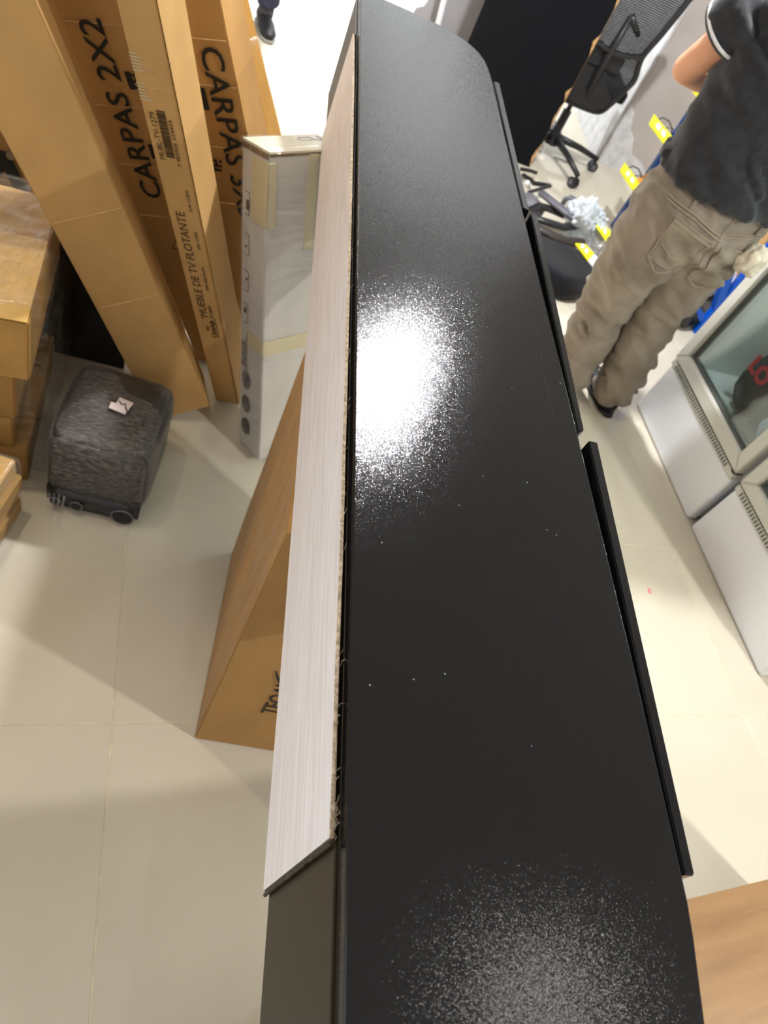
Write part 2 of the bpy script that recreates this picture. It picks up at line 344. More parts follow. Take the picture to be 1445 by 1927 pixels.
# ceiling lamps, three of them added only as fill
for i, (x, y, p, r) in enumerate(LAMPS):
    e = empty('lamp_or_fill', (x, y, CEIL))
    tag(e, ['round white ceiling downlight above the far half of the black cabinet', 'round white ceiling downlight above the near end of the cabinet',
            'added round ceiling fill light above the leaning cartons', 'added round ceiling fill light nearest the shop entrance',
            'added round ceiling fill light over the oak desk side', 'round white ceiling downlight above the wrapped carton stacks'][i], 'ceiling lamp', 'ceiling downlights')
    bm = bmesh.new(); bmesh.ops.create_cone(bm, cap_ends=True, segments=32, radius1=r + .02, radius2=r + .03, depth=.02, matrix=Matrix.Translation((0, 0, -.01)))
    obj('housing', bm, M_lens, e)
    ld = bpy.data.lights.new('lamp_light', 'AREA'); ld.shape = 'DISK'; ld.size = 2 * r; ld.energy = p; ld.color = LCOLS[i]
    lo = bpy.data.objects.new('lamp_light', ld); COL.objects.link(lo); lo.parent = e; lo.location = (0, 0, -.025)

M_fill = bpy.data.materials.new('fill_panel_glow'); M_fill.use_nodes = True; _b = M_fill.node_tree.nodes['Principled BSDF']
_b.inputs['Emission Color'].default_value = (.96, .98, 1, 1); _b.inputs['Emission Strength'].default_value = 2.2
for k, y in enumerate((4.7, 5.7, 6.7, 7.7)):  # unseen glowing panels, added to give the cabinet top its far sheen
    e = empty('fill_panel', (1.35, y, CEIL)); tag(e, ['added ceiling fill panel closest to the black cabinet', 'second added ceiling fill panel from the black cabinet', 'third added ceiling fill panel from the black cabinet', 'added ceiling fill panel closest to the shop front'][k], 'ceiling lamp', 'added ceiling fill panels')
    for lo_, hi_ in (((-.62, -.32, -.02), (.62, -.30, 0)), ((-.62, .30, -.02), (.62, .32, 0)), ((-.62, -.30, -.02), (-.60, .30, 0)), ((.60, -.30, -.02), (.62, .30, 0))): obj('panel_frame', box(lo_, hi_), M_lens, e)
    obj('fill_glow', box((-.60, -.30, -.015), (.60, .30, -.003)), M_fill, e)

# ------------------------------------------------------------------ the black cabinet
CT, CB = 1.06, .82
cab = empty('media_cabinet', (.325, .91, CB))
tag(cab, 'long black lacquered wall cabinet with rounded front corners lying across the middle of the room', 'cabinet')
bpy.context.view_layer.update()
CI = cab.matrix_world.inverted()
def outline(inset=0.0):
    far = [(.4795, 1.45), (.482, 1.58), (.483, 1.71), (.4805, 1.765), (.477, 1.80), (.468, 1.832), (.457, 1.853), (.443, 1.871), (.415, 1.892), (.383, 1.909), (.30, 1.917), (.23, 1.919), (.1745, 1.920)]
    near = [(.1745, -.10), (.26, -.10), (.34, -.098), (.383, -.089), (.415, -.072), (.440, -.045), (.455, -.012), (.463, .018), (.4675, .047), (.472, .075), (.4745, .10), (.4755, .13)]
    pts = near + [(.4785, .3), (.4795, .625), (.479, 1.167)] + far + [(.1755, 1.7), (.1755, 1.0), (.1755, .5), (.1745, .2)]
    if inset:
        cx, cy = .325, .91
        pts = [(cx + (x - cx) * (1 - inset / .155), cy + (y - cy) * (1 - inset / 1.0)) for x, y in pts]
    return pts
def slab(pts, z0, z1, bev):
    bm = bmesh.new(); prism(bm, pts, z0, z1)
    es = [e for e in bm.edges if abs(e.verts[0].co.z - e.verts[1].co.z) < 1e-6]
    bmesh.ops.bevel(bm, geom=es, offset=bev, segments=3, affect='EDGES', profile=.5)
    bmesh.ops.transform(bm, matrix=CI, verts=bm.verts); return bm
o = obj('top_panel', slab(outline(), CT - .018, CT, .0022), M_lac, cab)
for p in o.data.polygons: p.use_smooth = False
obj('bottom_panel', slab(outline(), CB, CB + .018, .002), M_lac, cab)
# curved end cheeks and carcass back / inside (open front behind the doors)
def wall_strip(pts, th, z0, z1, name, m):
    bm = bmesh.new(); inn = []
    n = len(pts)
    for i, p in enumerate(pts):
        t = Vector(pts[min(i + 1, n - 1)]) - Vector(pts[max(i - 1, 0)]); t.normalize()
        inn.append((p[0] - t.y * th, p[1] + t.x * th))
    prism(bm, pts + inn[::-1], z0, z1)
    bmesh.ops.transform(bm, matrix=CI, verts=bm.verts); return obj(name, bm, m, cab)
ol = outline()
wall_strip([(.1755, -.098)] + ol[1:12] + [(.4755, .14)], .015, CB + .018, CT - .018, 'end_panel', M_lac)
wall_strip([(.4795, 1.69)] + ol[17:27] + [(.1755, 1.918)], .015, CB + .018, CT - .018, 'end_panel', M_lac)
def cbox(name, lo, hi, m, bev=.001, lab=None, par=None):
    bm = box(lo, hi, bev); bmesh.ops.transform(bm, matrix=CI, verts=bm.verts); o = obj(name, bm, m, par or cab)
    if lab: tag(o, lab)
    return o
cbox('back_panel', (.1745, -.098, CB + .018), (.1895, 1.918, CT - .018), M_lacside)
for yy in (.132, .60, 1.16, 1.69): cbox('divider', (.1895, yy, CB + .018), (.455, yy + .015, CT - .018), M_black)
# raw plywood sheet on the back, leaving black wings at both ends
bm = bmesh.new(); ny = 90
y0, y1, zt, zb = .134, 1.706, 1.0405, .8185
top = []
def bowz(y): return 1.0405 + .009 * max(0.0, math.sin((y - .134) / 1.572 * PI)) ** .6 + noise.noise(Vector((y * 30, 0, 0))) * .0006 + noise.noise(Vector((y * 140, 3, 0))) * .0005
vo = [];
for k in range(ny + 1):
    y = y0 + (y1 - y0) * k / ny
    a = .0006 * noise.noise(Vector((y * 6, 1, 0)))
    vo.append([bm.verts.new((.1665 + a, y, zb)), bm.verts.new((.1665 + a, y, bowz(y))), bm.verts.new((.1703 + a, y, bowz(y))), bm.verts.new((.1703 + a, y, zb))])
fi = []
for k in range(ny):
    A, B = vo[k], vo[k + 1]
    for s in range(4):
        f = bm.faces.new((A[s], A[(s + 1) % 4], B[(s + 1) % 4], B[s]))
        if s: fi.append(f)
fi += [bm.faces.new(vo[0][::-1]), bm.faces.new(vo[-1])]
for f in fi: f.material_index = 1
bmesh.ops.recalc_face_normals(bm, faces=bm.faces); bmesh.ops.transform(bm, matrix=CI, verts=bm.verts)
bm.normal_update(); me = bpy.data.meshes.new('plywood_back'); bm.to_mesh(me); bm.free(); me.materials.append(M_ply); me.materials.append(M_plyedge)
tag(link('plywood_back', me, None, cab), 'raw pale plywood sheet on the back face with a rough-cut edge')
# splintered fibres at the near top corner and along the cut edge
bm = bmesh.new()
for k in range(60):
    y = random.choice([random.uniform(.125, .16), random.uniform(.14, 1.2), random.uniform(.14, .7)])
    x = .168 + random.uniform(-.001, .004); z = min(bowz(max(y, .134)), 1.05)
    a = random.uniform(.003, .009)
    tube(bm, [(x, y, z - .002), (x + random.uniform(.0, .003), y + a * .6, z + .001), (x + random.uniform(0, .004), y + a, z + random.uniform(-.001, .003))], .0003, 4)
bmesh.ops.transform(bm, matrix=CI, verts=bm.verts)
tag(obj('wood_fibres', bm, M_plyedge, cab), kind='stuff')
# dark beading strip at the wing joint, chipped varnish
bm = bmesh.new(); pr = []
for k in range(24):
    z = .819 + (1.042 - .819) * k / 23; pr.append((.1685 + .0008 * noise.noise(Vector((z * 90, 0, 0))), .1305 + .0015 * noise.noise(Vector((z * 60, 5, 0))), z))
tube(bm, pr, .0022, 6); bmesh.ops.transform(bm, matrix=CI, verts=bm.verts); obj('edge_strip', bm, M_lacside, cab)
# thin black wing skins, slightly proud
cbox('wing_panel', (.1715, -.099, CB + .004), (.1745, .131, CT - .021), M_lacside)
cbox('wing_panel', (.1715, 1.709, CB + .004), (.1745, 1.917, CT - .021), M_lacside)
# three drop-front doors, none quite closed; each from plan corner points (inner edge near -> far)
def door(n0, n1, f0, f1, z0, z1, dz=0):
    bm = bmesh.new(); prism(bm, [n0, n1, f1, f0], z0, z1)
    for v in bm.verts:
        if v.co.z > (z0 + z1) / 2: v.co.z += dz * (v.co.y - n0[1]) / (f0[1] - n0[1])
    bmesh.ops.bevel(bm, geom=bm.edges[:], offset=.0015, segments=2, affect='EDGES')
    bmesh.ops.transform(bm, matrix=CI, verts=bm.verts); return obj('door', bm, M_lac, cab)
door((.4765, .121), (.4885, .121), (.4935, .631), (.5075, .632), CB + .002, CT + .0005)
door((.4805, .640), (.4915, .649), (.4955, 1.176), (.5085, 1.172), CB + .002, CT)
door((.4805, 1.183), (.4935, 1.180), (.4870, 1.706), (.5010, 1.708), CB + .002, CT)
# hairline cracks in the lacquer near the middle door
bm = bmesh.new()
pts = [(1003, 575), (1012, 640), (1022, 700), (1030, 735), (1040, 770), (1043, 800)]
cr = []
for a, b in zip(pts, pts[1:]):
    for k in range(4): cr.append(at(a[0] + (b[0] - a[0]) * k / 4 + random.uniform(-1.2, 1.2), a[1] + (b[1] - a[1]) * k / 4, CT + .0001))
tube(bm, cr, .00022, 4); bmesh.ops.transform(bm, matrix=CI, verts=bm.verts); obj('crack', bm, M_black, cab)

# ------------------------------------------------------------------ oak desk under the near end
DM = Matrix.Translation((.684, .148, 0)) @ Matrix.Rotation(math.atan2(.031, .149), 4, 'Z')
desk = empty('oak_desk', M=DM); tag(desk, 'pale oak laminate desk top beside the near end of the black cabinet', 'desk')
obj('desk_top', box((-.42, -.7, .793), (1.0, 0, .818), .001), M_oak, desk)
for x in (-.40, .95): obj('side_panel', box((x, -.68, 0), (x + .025, -.03, .793), .001), M_oak, desk)
obj('back_panel', box((-.375, -.2, .35), (.95, -.18, .793), .001), M_oak, desk)

# ------------------------------------------------------------------ cartons
def carton_M(x): M = rot(x[3:6]).to_4x4(); M.translation = Vector(x[:3]); return M
def carton(name, label, x, m, group=None, seed=0, jit=.0012, flaps=True, extra=None, L=None, step=.05):
    M = carton_M(x); e = empty(name, M=M); tag(e, label, 'box', group)
    wd, dp, h = x[6], x[7], L or x[8]
    obj('carton_body', subdiv_box((0, 0, 0), (wd, dp, h), step, .0022, jit, seed), m, e, smooth=False)
    return e
def tape(e, lo, hi, m=M_tape): return obj('tape', box(lo, hi, .0003, 1), m, e)
XN, YN = Vector((1, 0, 0)), Vector((0, 0, 1))
NF = (0, -1, 0)
A = carton('long_carton', 'plain brown long carton leaning, leftmost and widest of the tall leaning boxes',
           [-0.0766, 1.4675, 0.0, 0.0584, -0.4361, 0.2583, 0.1548, 0.1239, 2.25], M_card2, 'tall leaning cartons', 1)
for z, a, b in ((.655, .006, .148), (.42, .01, .149)):
    obj('crease', box((a, -.0022, z), (b, .0006, z + .0013)), M_crease, A)
CLx = [-0.0027, 1.755, 0.0, 0.2052, -0.3699, -0.1713, 0.16, 0.065, 2.6]
CL = carton('long_carton', 'tall brown carton printed CARPAS 2X2, wedged behind the plain leaning carton', CLx, M_card, 'tall leaning cartons', 2, .0035)
text_mesh('CARPAS 2X2', .068, M_ink, CL, (.083, 0, .604), None, (0, 0, 1), (-1, 0, 0), NF, .0045, 1.06, .0006)
CRx = [0.1355, 1.83, 0.0, 0.2058, -0.3607, -0.1713, 0.17, 0.12, 2.6]
CR = carton('long_carton', 'tall brown carton printed CARPAS 3X3 reading downwards, behind the grey-white carton', CRx, M_card, 'tall leaning cartons', 3, .0035)
text_mesh('CARPAS 3X3', .068, M_ink, CR, (.107, 0, .985), None, (0, 0, -1), (1, 0, 0), NF, .0045, 1.12, .0006)
def seat_icon(e, x, z, s, flip):
    """small printed stamp of a seated figure"""
    bm = bmesh.new()
    def b(x0, z0, x1, z1): bx(bm, (x + flip * x0 * s if flip > 0 else x - x1 * s, -.0046, z + z0 * s), (x + flip * x1 * s if flip > 0 else x - x0 * s, -.0040, z + z1 * s))
    b(0, 0, .35, 1.0); b(.35, .05, .8, .22); b(.35, .40, .9, .52); b(.5, .52, .62, .95); b(.8, .7, .95, .9); b(.35, .8, .5, .88)
    obj('printed_icon', bm, M_ink, e)
seat_icon(CL, .096, .872, .036, 1); seat_icon(CL, .092, .715, .034, 1)
seat_icon(CR, .096, .845, .050, -1); seat_icon(CR, .060, .690, .036, 1)
# outline drawing of a tent low on the 2X2 carton
bm = bmesh.new()
tube(bm, [(.093, -.0042, .505), (.060, -.0042, .455), (.083, -.0042, .452), (.125, -.0042, .395), (.11, -.0042, .43), (.093, -.0042, .505)], .0012, 4)
obj('printed_tent', bm, M_inkb, CL)
for z in (.995, .83, .69, .55): obj('crease', box((.004, -.0042, z), (.156, -.0008, z + .0010)), M_crease, CL)
for z in (.995, .90, .755, .60): obj('crease', box((.004, -.0042, z), (.166, -.0008, z + .0010)), M_crease, CR)
carton('long_carton', 'added plain brown carton blocking light in the gap behind the leftmost leaning carton', [-.115, 1.93, 0.0, 0.2052, -0.3699, -0.1713, 0.11, 0.10, 2.35], M_card, 'tall leaning cartons', 8)  # extra carton put in to keep the gap dark
lb = empty('shade_board', (-.56, 1.635, 0)); tag(lb, 'added low black board standing in for the deep shade between stack and leaning cartons', 'board')
obj('board_face', box((0, 0, 0), (.36, .015, .47), .001), mat('shade_black', (.012, .012, .011), .18, .5, noise_amt=.1, nscale=4), lb)  # added board: stands in for deep shade and blocks the far light
Mx = [0.0763, 1.6004, 0.0, 0.2055, -0.2801, -0.1712, 0.0703, 0.1162, 2.4]
MU = carton('long_carton', 'narrow light brown carton printed MUEBLE DE TV FLOTANTE standing between the two CARPAS cartons', Mx, M_card2, 'tall leaning cartons', 4)
text_mesh('MUEBLE DE TV FLOTANTE', .0285, M_inkb, MU, (.0365, 0, .372), None, (0, 0, 1), (-1, 0, 0), NF, .0014, .98, 0)
text_mesh('TV CABINET', .012, M_inkb, MU, (.052, 0, .372), None, (0, 0, 1), (-1, 0, 0), NF, .0014, .7)
text_mesh('ITEM: MBLTV1279', .010, M_inkb, MU, (.056, 0, .47), None, (0, 0, 1), (-1, 0, 0), NF, .0014, 1)
text_mesh('GW 13.9KG', .010, M_inkb, MU, (.057, 0, .60), None, (0, 0, 1), (-1, 0, 0), NF, .0014, 1)
text_mesh('N.W 12.3KG', .010, M_inkb, MU, (.057, 0, .705), None, (0, 0, 1), (-1, 0, 0), NF, .0014, 1)
text_mesh('MUBL-TV-1279', .0160, M_inkb, MU, (.0225, 0, .824), None, (0, 0, 1), (-1, 0, 0), NF, .0014, 1.0, 0)
text_mesh('7 403926 224424', .0115, M_inkb, MU, (.0545, 0, .814), None, (0, 0, 1), (-1, 0, 0), NF, .0014, 1.25)
bm = bmesh.new(); z = .832
while z < .93:
    t = random.choice([.0008, .0012, .002, .0028]); bx(bm, (.0265, -.0016, z), (.0435, -.0004, z + t)); z += t + random.choice([.0009, .0014, .002])
tag(obj('barcode', bm, M_inkb, MU), kind='stuff')
text_mesh('Casaleja', .021, M_inkb, MU, (.050, 0, .298), None, (0, 0, 1), (-1, 0, 0), NF, .0014, .95, .0003)
bm = bmesh.new(); tube(bm, [(.055, -.0015, .300), (.056, -.0015, .34), (.054, -.0015, .372)], .0009, 4)
for zz in (.322, .328, .334): bx(bm, (.026, -.0018, zz), (.033, -.0004, zz + .003))
bx(bm, (.020, -.0018, .366), (.024, -.0004, .370)); obj('printed_icon', bm, M_inkb, MU)
for z in (1.005, .972, .56): obj('crease', box((.002, -.0022, z), (.068, .0004, z + .0009)), M_crease, MU)
bm = bmesh.new()                      # glue-tape scuffs
for k in list(range(6)) + list(range(9, 15)): bx(bm, (.001, -.0017, .948 + k * .006), (.012 + random.uniform(0, .012), -.0004, .9500 + k * .006))
tag(obj('tape_scuff', bm, M_tape2, MU), kind='stuff')
obj('carton_sheet', box((.0725, .001, .0), (.0735, .112, 2.4), .0003), M_card2, MU)
AM = carton('long_carton', 'glossy amber taped carton leaning furthest back, behind the grey-white carton',
            [0.2419, 2.5061, 0.0198, -0.4128, -0.3855, 1.0583, 0.1178, 0.0396, 2.5], M_amber, 'tall leaning cartons', 5)
tape(AM, (.045, -.0016, 0), (.075, .0005, 2.5), M_amber)
fl_ = subdiv_box((-.003, -.004, 1.15), (.121, .044, 1.22), .012, .002, .004, 9); obj('film_wrap', fl_, M_film2, AM, True)
fl_ = subdiv_box((-.003, -.004, .62), (.121, .044, .66), .012, .002, .004, 11); obj('film_wrap', fl_, M_film, AM, True)
# grey-white carton in front
Gx = [0.1646, 1.4612, 0.0, -0.0949, -0.2965, -0.9573, 0.1099, 0.2, 0.8209]
G = carton('grey_carton', 'scuffed grey-white carton wrapped in clear film, standing in front of the tall cartons', Gx, M_white_card, None, 6, .0025)
obj('flap', box((-.002, .001, .8185), (.112, .2, .8235), .001), mat('flap_cream', (.66, .62, .46), .45, .4, noise_amt=.1, nscale=15), G)
obj('flap_edge', box((.0, -.0015, .806), (.110, .0, .8185), .0008), mat('torn_brown_board', (.22, .15, .08), .9, .1, noise_amt=.4, nscale=60), G)
obj('flap_edge', box((.1095, .002, .812), (.1108, .2, .8178), .0004), MATS['torn_brown_board'], G)
tape(G, (.045, -.0032, .66), (.1135, .001, .80), M_tape2); tape(G, (.108, -.003, .66), (.1135, .02, .80), M_tape2)
tape(G, (.035, -.0032, .335), (.1135, .001, .375), M_tape2); tape(G, (.108, -.003, .335), (.1135, .20, .375), M_tape2)
tape(G, (.109, .105, .60), (.1135, .130, .815), M_tape2); tape(G, (.109, .175, .02), (.1135, .195, .815), M_tape2)
for i, z in enumerate((.665, .570, .478, .392)):       # square care symbols
    bm = bmesh.new(); s = .052
    tube(bm, [(.018, -.0036, z), (.037, -.0036, z), (.040, -.0036, z + .006), (.040, -.0036, z + s - .006), (.037, -.0036, z + s), (.018, -.0036, z + s)], .0007, 4)
    for (a, b, c, d) in [((.026, .012, .035, .034)), ((.022, .018, .030, .022)), ((.028, .028, .033, .036)), ((.022, .026, .03, .04))][i:i + 1]: bx(bm, (a, -.0040, z + b), (c, -.0034, z + d))
    obj('printed_icon', bm, M_inkb if i else M_inkb, G)
text_mesh('BLACK', .026, mat('grey_ink', (.17, .15, .13), .6, .3), G, (.028, 0, .262), None, (0, 0, 1), (-1, 0, 0), NF, .0034, .95, .0004)
bm = bmesh.new()
for xx in (.034, .038): bx(bm, (xx, -.0038, .245), (xx + .0008, -.0032, .365))
obj('printed_line', bm, M_inkb, G)
for i, z in enumerate((.225, .150, .075)):             # round product photos
    bm = bmesh.new(); vs = [bm.verts.new((.036 + .021 * math.cos(a), -.0036, z + .027 * math.sin(a))) for a in [k * PI / 12 for k in range(24)]]
    bm.faces.new(vs); bmesh.ops.recalc_face_normals(bm, faces=bm.faces)
    obj('printed_photo', bm, mat('photo_print_%s' % 'abc'[i], [(.20, .20, .21), (.12, .12, .12), (.06, .06, .055)][i], .4, .4, noise_amt=.7, nscale=40), G)
text_mesh('CU', .040, mat('grey_print', (.42, .42, .42), .6, .3), G, (.045, .125, .824), None, (0, 1, 0), (-1, 0, 0), (0, 0, 1), .0003, 1.2, .001)
fb = subdiv_box((-.004, -.005, -.0), (.1145, .204, .828), .02, .003, .003, 3, 30)
for v in fb.verts: v.co += Vector((0, 0, 0))
tag(obj('film_wrap', fb, film_mat('carton_film', .07, (1, 1, 1), .10, 8, 1.0, (1, 1, 9)), G, True))

# TEO carton that carries the cabinet
TE = empty('upright_carton', (.161, .567, 0), math.radians(-3.0)); tag(TE, 'large brown upright carton with a TEO print standing under the black cabinet', 'box')
obj('carton_body', subdiv_box((0, 0, 0), (.30, .50, .8185), .05, .003, .0012, 12), M_card, TE)
text_mesh('TEOA', .052, M_ink, TE, (.137, 0, .208), None, (0, 0, 1), (-1, 0, 0), NF, .0016, 1.0, .0003)
bm = bmesh.new(); tube(bm, [(.085, -.0016, .405), (.097, -.0016, .375), (.108, -.0016, .352)], [.001, .0028, .001], 6)
tube(bm, [(.1, -.0016, .345), (.112, -.0016, .352), (.125, -.0016, .36)], [.0015, .0025, .001], 6); obj('printed_icon', bm, M_ink, TE)
for yy in (.16, .30): obj('tape', box((-.0018, yy, .02), (.0006, yy + .0015, .82), .0002, 1), M_tape, TE)
obj('film_wrap', subdiv_box((-.003, .0, .0), (-.0012, .5, .815), .04, .0004, .0008, 5), film_mat('side_film', .06, (1, .95, .9), .08, 14, .8, (3, 3, .6)), TE, True)

# ---- shrink wrapped stack by the left wall
def flat_box(name, label, lo, hi, rz, m, group, seed, tapes=()):
    e = empty(name, (hi[0], lo[1], lo[2]), rz); tag(e, label, 'box', group)
    w_, d_, h_ = hi[0] - lo[0], hi[1] - lo[1], hi[2] - lo[2]
    obj('carton_body', subdiv_box((-w_, 0, 0), (0, d_, h_), .05, .004, .003, seed), m, e)
    for (a, b) in tapes: obj('tape', box((-w_ * b[0], a[0], h_ - .001), (-w_ * b[1], a[1], h_ + .0018), .0004, 1), M_tape, e)
    return e
RZ = math.radians(6)
M_card3 = mat('cardboard_golden', (.56, .335, .10), .55, .4, noise_amt=.18, nscale=9, bump=.3, bscale=40)
M_card4 = mat('cardboard_tan', (.46, .27, .085), .6, .35, noise_amt=.2, nscale=7, bump=.3, bscale=40)
g1 = 'stacked cartons by the left wall'
flat_box('flat_carton', 'brown carton at the bottom of the wrapped stack at the left edge', (-.86, 1.165, 0), (-.338, 1.60, .098), RZ, M_card4, g1, 21)
flat_box('flat_carton', 'brown carton second from the bottom of the wrapped stack at the left edge', (-.90, 1.185, .100), (-.372, 1.66, .205), RZ, M_card3, g1, 22)
flat_box('flat_carton', 'brown carton second from the top of the wrapped stack at the left edge', (-.88, 1.18, .208), (-.362, 1.62, .352), RZ, M_card4, g1, 23)
tp = flat_box('flat_carton', 'brown carton with taped lid on top of the wrapped stack at the left edge', (-.85, 1.165, .356), (-.328, 1.605, .518), RZ, M_card3, g1, 24)
obj('tape', box((-.52, .0, .1625), (-.002, .27, .1650), .0005, 1), mat('pale_tape', (.74, .48, .16), .25, .5, noise_amt=.1, nscale=12, bump=.3, bscale=30), tp)
obj('tape', box((-.52, .115, .165), (-.09, .165, .1668), .0005, 1), M_tape, tp)
e = empty('stretch_film', (-.6, 1.39, 0)); tag(e, 'clear stretch film wound round the carton stack at the left edge', 'plastic film')
fb = subdiv_box((-.30, -.222, .0), (.275, .235, .524), .03, .01, .008, 31, 20); bmesh.ops.transform(fb, matrix=Matrix.Rotation(RZ, 4, 'Z'), verts=fb.verts)
obj('film_sheet', fb, M_film, e, True)
# second, lower stack of flat cartons nearer the camera
g2 = 'flat cartons in the low stack at the left edge'
ang = math.atan2(-(-.24 + .322), -(.599 - 1.087))   # edge direction
for k, (dx, h0, h1) in enumerate([(0, 0, .048), (-.006, .050, .095), (.004, .097, .140), (-.008, .142, .19)]):
    M = Matrix.Translation((-.328 + dx, 1.078, h0)) @ Matrix.Rotation(-ang * -1, 4, 'Z')
    e = empty('flat_carton', M=M); tag(e, 'thin brown carton, ' + ['bottom', 'second from the bottom', 'third from the bottom', 'topmost'][k] + ' of the low wrapped stack at the left edge', 'box', g2)
    obj('carton_body', subdiv_box((-.45, -.95, 0), (0, 0, h1 - h0), .06, .003, .002, 40 + k), [M_card4, M_card3][k % 2], e)
M = Matrix.Translation((-.328, 1.078, 0)) @ Matrix.Rotation(ang, 4, 'Z'); e = empty('stretch_film', M=M)
tag(e, 'clear stretch film round the low carton stack at the left edge', 'plastic film')
obj('film_sheet', subdiv_box((-.46, -.96, 0), (.005, .004, .194), .025, .008, .005, 51, 40), M_film, e, True)
# boxes deeper in the left corner
e = empty('dark_print_carton', (-.95, 1.95, 0), .1); tag(e, 'reddish brown carton with big black letter A behind the wrapped stack', 'box')
obj('carton_body', subdiv_box((0, 0, 0), (.55, .3, .55), .08, .004, .003, 61), M_card, e)
text_mesh('A', .28, M_ink, e, (.25, 0, .16), None, (1, 0, 0), (0, 0, 1), NF, .005, 1, .004)
bm = bmesh.new(); bmesh.ops.create_cone(bm, cap_ends=True, segments=16, radius1=.012, radius2=.012, depth=.01, matrix=Matrix.Translation((.36, -.006, .35)) @ Matrix.Rotation(PI / 2, 4, 'X')); obj('rivet', bm, M_steel, e)

# ------------------------------------------------------------------ film wrapped black case on the floor
bt = [at(104, 809, .25), at(266, 865, .25), at(332, 721, .25), at(155, 679, .25)]
c0 = sum(bt, Vector()) / 4; ex = (bt[1] - bt[0] + bt[2] - bt[3]) / 2; ey = (bt[3] - bt[0] + bt[2] - bt[1]) / 2
ex.z = ey.z = 0; wx, wy = ex.length + .034, ey.length + .03
BM = Matrix.Translation((c0.x, c0.y, 0)) @ Matrix.Rotation(math.atan2(ex.y, ex.x), 4, 'Z')
blk = empty('wrapped_case', M=BM); tag(blk, 'dark case in wrinkled clear film with small white label, below the leaning cartons', 'case')
M_case = mat('dark_grey_case', (.034, .029, .025), .4, .5, noise_amt=.2, nscale=10, nstretch=(1, 6, 6), bump=.4, bscale=30, bstretch=(1, 8, 8))
bm = subdiv_box((-wx / 2, -wy / 2, .06), (wx / 2, wy / 2, .25), .02, .004, .004, 71); roundify(bm, (-wx / 2, -wy / 2, .0), (wx / 2, wy / 2, .25)); obj('case_body', bm, M_case, blk, True)
bm = subdiv_box((-wx / 2 + .012, -wy / 2 - .008, .0), (wx / 2 - .012, wy / 2, .075), .03, .012, .003, 72); obj('case_base', bm, M_black, blk, True)
for xx, rr in ((.075, .026), (-.035, .014), (-.085, .012)):
    bm = bmesh.new(); bmesh.ops.create_cone(bm, cap_ends=True, segments=24, radius1=rr, radius2=rr * .9, depth=.012, matrix=Matrix.Translation((xx, -wy / 2 - .012, .036)) @ Matrix.Rotation(PI / 2, 4, 'X'))
    pt = obj('port', bm, M_shoe, blk)
    bm = bmesh.new(); tube(bm, [(xx + rr * math.cos(a), -wy / 2 - .016, .036 + rr * math.sin(a)) for a in [q * PI / 12 for q in range(24)]], .0022, 6, closed=True); obj('port_ring', bm, M_grey, pt, True)
lp = BM.inverted() @ at(228, 765, .256)
bm = bmesh.new(); prism(bm, [(lp.x - .024, lp.y - .018), (lp.x + .015, lp.y - .024), (lp.x + .024, lp.y + .018), (lp.x - .010, lp.y + .024), (lp.x - .013, lp.y + .002), (lp.x - .024, lp.y + .002)], .2575, .2605)
tag(obj('paper_label', bm, mat('label_pink_white', (.62, .52, .50), .5, .4), blk), 'small torn white label')
bm = bmesh.new(); tube(bm, [(lp.x - .008, lp.y + .01, .2622), (lp.x, lp.y + .002, .2622), (lp.x + .008, lp.y + .006, .2622), (lp.x + .012, lp.y - .006, .2620), (lp.x + .024, lp.y - .022, .2605)], .0013, 5); obj('label_scribble', bm, M_black, blk)
fb = subdiv_box((-wx / 2 - .003, -wy / 2 - .004, .05), (wx / 2 + .005, wy / 2 + .003, .254), .012, .004, .007, 75, 30); roundify(fb, (-wx / 2 - .004, -wy / 2 - .005, .0), (wx / 2 + .006, wy / 2 + .004, .256), 6)
obj('film_wrap', fb, film_mat('case_film', .14, (.45, .45, .5), .07, 60, 1.0, (1, 2.5, 2.5)), blk, True)
bm = bmesh.new()
for k in range(4): tube(bm, [(-.10 + k * .012, -wy / 2 - .012, .06), (-.095 + k * .01, -wy / 2 - .03, .03), (-.10 + k * .015, -wy / 2 - .045 - .01 * k, .004)], [.004, .003, .001], 6)
obj('film_tail', bm, M_film2, blk, True)

